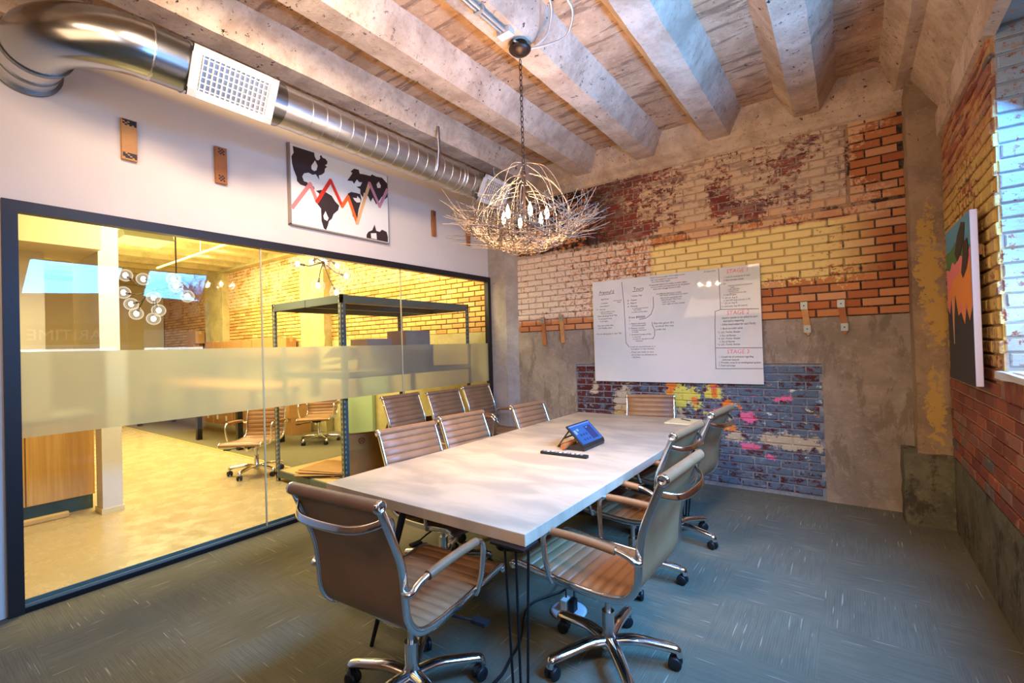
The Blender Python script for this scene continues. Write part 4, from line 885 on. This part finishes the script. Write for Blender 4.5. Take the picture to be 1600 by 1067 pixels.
# ------------------------------------------------------------------ the office beyond the glass
wo = struct('wall_office', G().box(-13, -.0, D+.006, D+.3, 0, 3.95), M['omortar'])
rows = courses(-12.9, -.05, 1.78, 3.72, .235, .0775, .014)
brick_field(wo, rows, M['obrick'], pl, 300, lambda u, z: (u+.2)**2*.55+(z-2.2)**2*.25)
G().box(-4.0, -.05, D-.02, D+.02, 0, 1.775).box(-12.9, -4.9, D-.01, D+.02, 0, 1.775).fin('concrete_band', M['ocon'], wo)
rough_box('trim_4', -4.87, -4.03, D-.16, D+.05, 0, 3.83, M['ocon'], .008, .15); rough_box('trim_5', -9.5, -8.47, D-.16, D+.05, 0, 3.83, M['ocon'], .008, .2)
struct('wall_office_far', G().box(-13.1, -13, -2, D+.3, 0, 3.95), M['paintw']); struct('wall_office_front', G().box(-13, -.12, -2.1, -2, 0, 3.95), M['paintw'])
co = struct('ceiling_office', G().box(-13, -.12, -2, D+.1, 3.83, 3.98), M['ocon'])
for k in range(16): x = -.75-.78*k; beam(x-.10, x+.10, -2, 5.25, 3.64, 3.83, .10, M['ocon'], co)
G().box(-13, -.12, 5.08, 5.28, 3.6, 3.84).fin('edge_beam', M['ocon'], co)
# beige partition wall, white column and oak counter at the left
struct('wall_beige', G().box(-2.6, -2.28, -2, 1.0, 1.02, 2.62).box(-2.6, -1.75, -2, 1.32, 2.62, 3.83), M['paintw'])
colm = struct('trim_6', G().box(-2.10, -1.89, 1.325, 1.485, 0, 1.25).box(-2.9, -1.89, 1.325, 1.485, 1.25, 3.83), M['white'])
G().box(-2.12, -1.88, 1.315, 1.495, 0, .05).fin('base_trim', M['paintw'], colm)
ct = empty('counter', (-2.3, .4, 0), 0, 'oak panelled counter with dark toe kick beside the white column', 'counter')
rel(G().box(-2.75, -2.235, -1.6, 1.34, .15, .98).fin('carcass', M['oak']), ct)
for a, b2 in ((-1.6, -.40), (-.39, .83), (.84, 1.335)): rel(G().chbox(-2.235, -2.215, a, b2, .155, .975, .003).fin('panel', M['oak']), ct)
rel(G().box(-2.7, -2.27, -1.6, 1.33, 0, .15).fin('toe_kick', plain('toe_kick_teal', C(64, 84, 74), .6)), ct); rel(G().chbox(-2.8, -2.19, -1.6, 1.315, .98, 1.015, .004).fin('countertop', M['white']), ct)
st = G().chbox(-2.16, -2.10, .3, 1.12, 0, .055, .012).fin('timber_strip', M['particle']); tag(st, 'pale loose strip of timber lying along the counter toe kick', 'timber')
# steel rack
rk = empty('steel_rack', (-.8, 3.85, 0), 0, 'blue grey boltless steel rack with particle board shelves behind the glass', 'shelving unit')
X0, X1, Y0, Y1 = -1.52, -.10, 2.86, 4.86
for x, sx in ((X0, 1), (X1, -1)):
    for y, sy in ((Y0, 1), (Y1, -1)):
        rel(G().box(min(x, x+.004*sx), max(x, x+.004*sx), min(y, y+.055*sy), max(y, y+.055*sy), 0, 2.15).box(min(x, x+.055*sx), max(x, x+.055*sx), min(y, y+.004*sy), max(y, y+.004*sy), 0, 2.15).fin('upright', M['post']), rk)
for z, hh in ((2.06, .085), (1.26, .07), (.05, .075)):
    for a in ((X0, X1, Y0+.004, Y0+.03), (X0, X1, Y1-.03, Y1-.004), (X0+.004, X0+.03, Y0, Y1), (X1-.03, X1-.004, Y0, Y1), (-.83, -.79, Y0, Y1)): rel(G().box(a[0], a[1], a[2], a[3], z, z+hh).fin('shelf_beam', M['rackbeam']), rk)
    for a, b2 in ((Y0+.03, 3.85), (3.86, Y1-.03)): rel(G().box(X0+.03, X1-.03, a, b2, z+hh-.018, z+hh+.001).fin('shelf_board', M['particle']), rk)
def cbox(name, x, y, z, sx, sy, sz, rz, label, group=None, open_=False, lab=None, kind='box'):
    o = empty(name, (x, y, z), R(rz), label, kind, group)
    if open_:
        t = .006; G().box(-sx/2, sx/2, -sy/2, sy/2, 0, t).box(-sx/2, -sx/2+t, -sy/2, sy/2, 0, sz).box(sx/2-t, sx/2, -sy/2, sy/2, 0, sz).box(-sx/2, sx/2, -sy/2, -sy/2+t, 0, sz).box(-sx/2, sx/2, sy/2-t, sy/2, 0, sz).fin('carton', M['cardboard'], o)
        for m, n_ in ((MX.Translation((0, -sy/2, sz)) @ MX.Rotation(R(-8), 4, 'X'), sx), (MX.Translation((0, sy/2, sz)) @ MX.Rotation(R(30), 4, 'X'), sx)): G().box(-n_/2, n_/2, -.003, .003, 0, sy*.5, m).fin('flap', M['cardboard'], o)
    else:
        G().chbox(-sx/2, sx/2, -sy/2, sy/2, 0, sz, .004).fin('carton', M['cardboard'], o); G().box(-sx/2-.001, sx/2+.001, -.03, .03, sz*.75, sz+.001).fin('tape', plain('brown_tape', C(196, 160, 104), .4), o)
    if lab: G().box(lab[0], lab[0]+lab[2], -sy/2-.003, -sy/2-.001, lab[1], lab[1]+lab[3]).fin('label_sticker', M['label'], o)
    return o
b1 = cbox('cardboard_box', -.50, 3.40, .126, .44, .34, .30, 60, 'open carton with red crossed circle on the bottom shelf of the rack', None, True)
g = G().tube([V((-.05, -.174, .40))+V((.032*cos(t), 0, .032*sin(t))) for t in [2*pi*i/24 for i in range(24)]], .004, 5, True)
g.tube([(-.072, -.174, .378), (-.028, -.174, .422)], .003, 5).tube([(-.072, -.174, .422), (-.028, -.174, .378)], .003, 5)
g.fin('crossed_circle_mark', plain('red_print', C(150, 30, 22), .6), b1)
cbox('cardboard_box', -.45, 4.05, .126, .5, .4, .36, 80, 'taller carton behind the crossed circle box on the rack', None, True)
fs = [(.0, 0, 0), (.05, .06, 9), (-.04, .03, -7), (.03, -.02, 14), (-.02, .08, -12), (.04, .02, 4), (0, .05, -3)]
LAY = ['lowest', 'second from the bottom', 'third from the bottom', 'middle upper', 'third from the top', 'second from the top', 'topmost']
for i, (dx, dy, a) in enumerate(fs):
    o = G().box(-.30, .30, -.24, .24, 0, .007).fin('flattened_carton', M['cardboard']); o.location = (-.86+dx, 3.16+dy, .128+.0085*i); o.rotation_euler = (0, 0, R(20+a))
    tag(o, 'flattened brown carton on the rack bottom shelf, '+LAY[i]+' of the loose stack', 'flat carton', 'flattened cartons on the rack bottom shelf')
grx = plain('grey_carton', C(186, 156, 136), .8, 0, .2, .05)
for i, (x, y, sx, sy, sz, lab) in enumerate(((-.62, 3.62, .36, .34, .36, 'lower lilac brown carton on the middle shelf of the rack'), (-.50, 4.12, .40, .38, .46, 'taller lilac brown carton on the rack middle shelf, right of its neighbour'))):
    o = cbox('cardboard_box', x, y, 1.331, sx, sy, sz, 88, lab, 'cartons on the rack middle shelf')
    for c in [q for q in COL.objects if q.parent == o]: c.data.materials[0] = grx
for i, (x, y, a) in enumerate(((-.95, 3.10, 20), (-.78, 3.22, -15), (-.90, 3.36, 40))):
    o = G().box(-.22, .22, -.16, .16, 0, .012, MX.Rotation(R(10*i), 4, 'X')).fin('paper_bundle', M['cardin']); o.location = (x, y, 1.334+.10*i); o.rotation_euler = (0, 0, R(a)); tag(o, 'loose brown paper sheets on the rack middle shelf, '+('lowest', 'middle', 'top')[i]+' bundle', 'paper', 'paper sheets on the rack middle shelf')
# desks with black legs and carton rows along the wall
dk = empty('long_desk', (-6.5, 4.1, 0), 0, 'long desk with square black legs in the far office', 'desk')
rel(G().chbox(-8.9, -3.6, 3.42, 4.2, 1.0, 1.035, .004).fin('desktop', M['wood']), dk)
for x, y in ((-8.8, 3.50), (-5.55, 3.50), (-3.87, 3.47), (-3.87, 4.15), (-8.8, 4.15)): rel(G().box(x-.04, x+.04, y-.04, y+.04, 0, 1.0).fin('desk_leg', M['dark']), dk)
ORD = ['first', 'second', 'third', 'fourth', 'fifth', 'sixth', 'seventh', 'eighth', 'ninth']
i = 0
for x in [-8.3+.47*k for k in range(5)]+[-5.9+.46*k for k in range(4)]:
    for lv in range(2):
        cbox('cardboard_box', x+rnd.uniform(-.01, .01), 4.75+rnd.uniform(-.02, .02), .32*lv, .42, .40, .315, rnd.uniform(-3, 3), 'labelled carton on the office floor, '+ORD[i//2]+' stack from left, '+('lower' if lv == 0 else 'upper'), 'cartons on the office floor', lab=(-.1, .1, .09, .1)); i += 1
bn = empty('wall_bench', (-7, 4.95, 0), 0, 'high worktop along the office brick wall carrying cartons', 'worktop')
rel(G().chbox(-10.5, -4.95, 4.98, 5.25, 1.50, 1.54, .004).fin('worktop', M['wood']), bn)
for x in (-10.4, -8.5, -6.6, -5.0): rel(G().box(x-.03, x+.03, 5.0, 5.24, .68, 1.5).fin('bracket', M['dark']), bn)
for k in range(8): cbox('cardboard_box', -8.95+.50*k, 5.10, 1.541, .47, .22, .33+(.03 if k % 3 == 0 else 0), 0, ORD[k]+' brown carton from the left in the row on the high worktop', 'cartons on the high worktop')
cbox('cardboard_box', -10.2, 5.1, 1.541, .55, .22, .33, 0, 'brown carton low in the far left worktop stack', 'cartons on the far worktop'); cbox('cardboard_box', -10.05, 5.1, 1.873, .55, .22, .33, 0, 'brown carton on top of the far left worktop stack', 'cartons on the far worktop')
wp = G().chbox(-3.55, -2.7, D-.10, D-.03, .02, 1.4, .01).fin('pale_panel', plain('pale_green_panel', C(150, 168, 136), .5)); tag(wp, 'pale green panel with black edge leaning by the office wall behind the rack', 'panel'); G().box(-3.62, -3.55, D-.11, D-.03, 0, 1.42).fin('edge', M['dark'], wp)
# globe chandeliers
def sputnik(name, root, hub, globes, label, r):
    o = empty(name, root, 0, label, 'chandelier'); hub = V(hub)
    rel(G().tube([root, (root[0], root[1], hub.z+.0), hub], .008, 7).ball(hub, .025, 10, 6).lathe([(.06, -.02), (.06, 0)], 16, root).fin('stem', M['bronze']), o)
    for i, q in enumerate(globes):
        q = V(q); mid = hub.lerp(q, .55)+V((0, 0, .05 if i % 2 else -.04)); a = rel(G().tube([hub, mid, q], .006, 6).tube([q+(mid-q).normalized()*r*1.1, q+(mid-q).normalized()*r*.4], .014, 8).fin('arm', M['bronze']), o)
        G().ball(q, r, 18, 12).fin('globe', M['globe'], a, label='clear glass globe'); G().ball(q, r*.34, 10, 8, 1.3).fin('bulb', M['core'], a, label='lit bulb inside globe')
C2 = [(-1.767, 3.34, 2.74), (-1.754, 3.534, 2.79), (-1.605, 3.642, 2.776), (-1.339, 3.652, 2.699), (-1.202, 3.691, 2.55), (-1.555, 3.498, 2.441), (-1.223, 3.555, 2.321), (-1.678, 3.651, 2.848)]
C2HUB = (-1.49, 3.541, 2.747)
sputnik('globe_chandelier', (C2HUB[0]-.12, C2HUB[1]-.05, 3.83), C2HUB, C2, 'branching chandelier of clear lit globes above the steel rack', .088)
C1 = [(-2.377,1.665,2.476),(-2.215,1.782,2.427),(-1.942,1.981,2.417),(-1.922,1.997,2.338),(-2.4,1.65,2.283),(-2.129,1.848,2.216),(-2.334,1.7,2.151),(-2.291,1.733,2.042),(-2.087,1.881,2.071),(-2.136,1.846,1.979),(-1.821,2.072,2.219)]
sputnik('globe_chandelier', (-1.98, 2.02, 3.83), (-2.12, 1.85, 2.30), C1, 'cluster chandelier of many lit globes near the white column', .068)
light('globe_glow_1', 'POINT', (-1.2, 3.2, 2.35), 14, (1, .8, .45), .1); light('globe_glow_2', 'POINT', (-2.1, 2.1, 2.25), 14, (1, .8, .45), .1)
oc = G().tube([(-6.5, 3.2, 3.25), (-.2, 3.2, 3.25)], .018, 8).tube([(-4.5, 3.2, 3.25), (-4.5, 3.2, 3.64)], .006, 6).tube([(-1.5, 3.2, 3.25), (-1.5, 3.2, 3.64)], .006, 6).fin('hung_conduit', plain('yellow_conduit', C(226, 212, 150), .4)); tag(oc, 'straight pale conduit hung below the office ceiling', 'conduit')
ls = G().prism([(-.30, 0), (.30, 0), (.22, .10), (-.22, .10)], -.25, .25, 1).fin('pendant_shade', plain('grey_shade', C(130, 126, 96), .5)); ls.location = (-3.0, 2.0, 3.0); tag(ls, 'grey square pendant shade near the top of the white column', 'lamp shade'); G().tube([(0, 0, .1), (0, 0, .64)], .008, 6).fin('cord', M['dark'], ls)
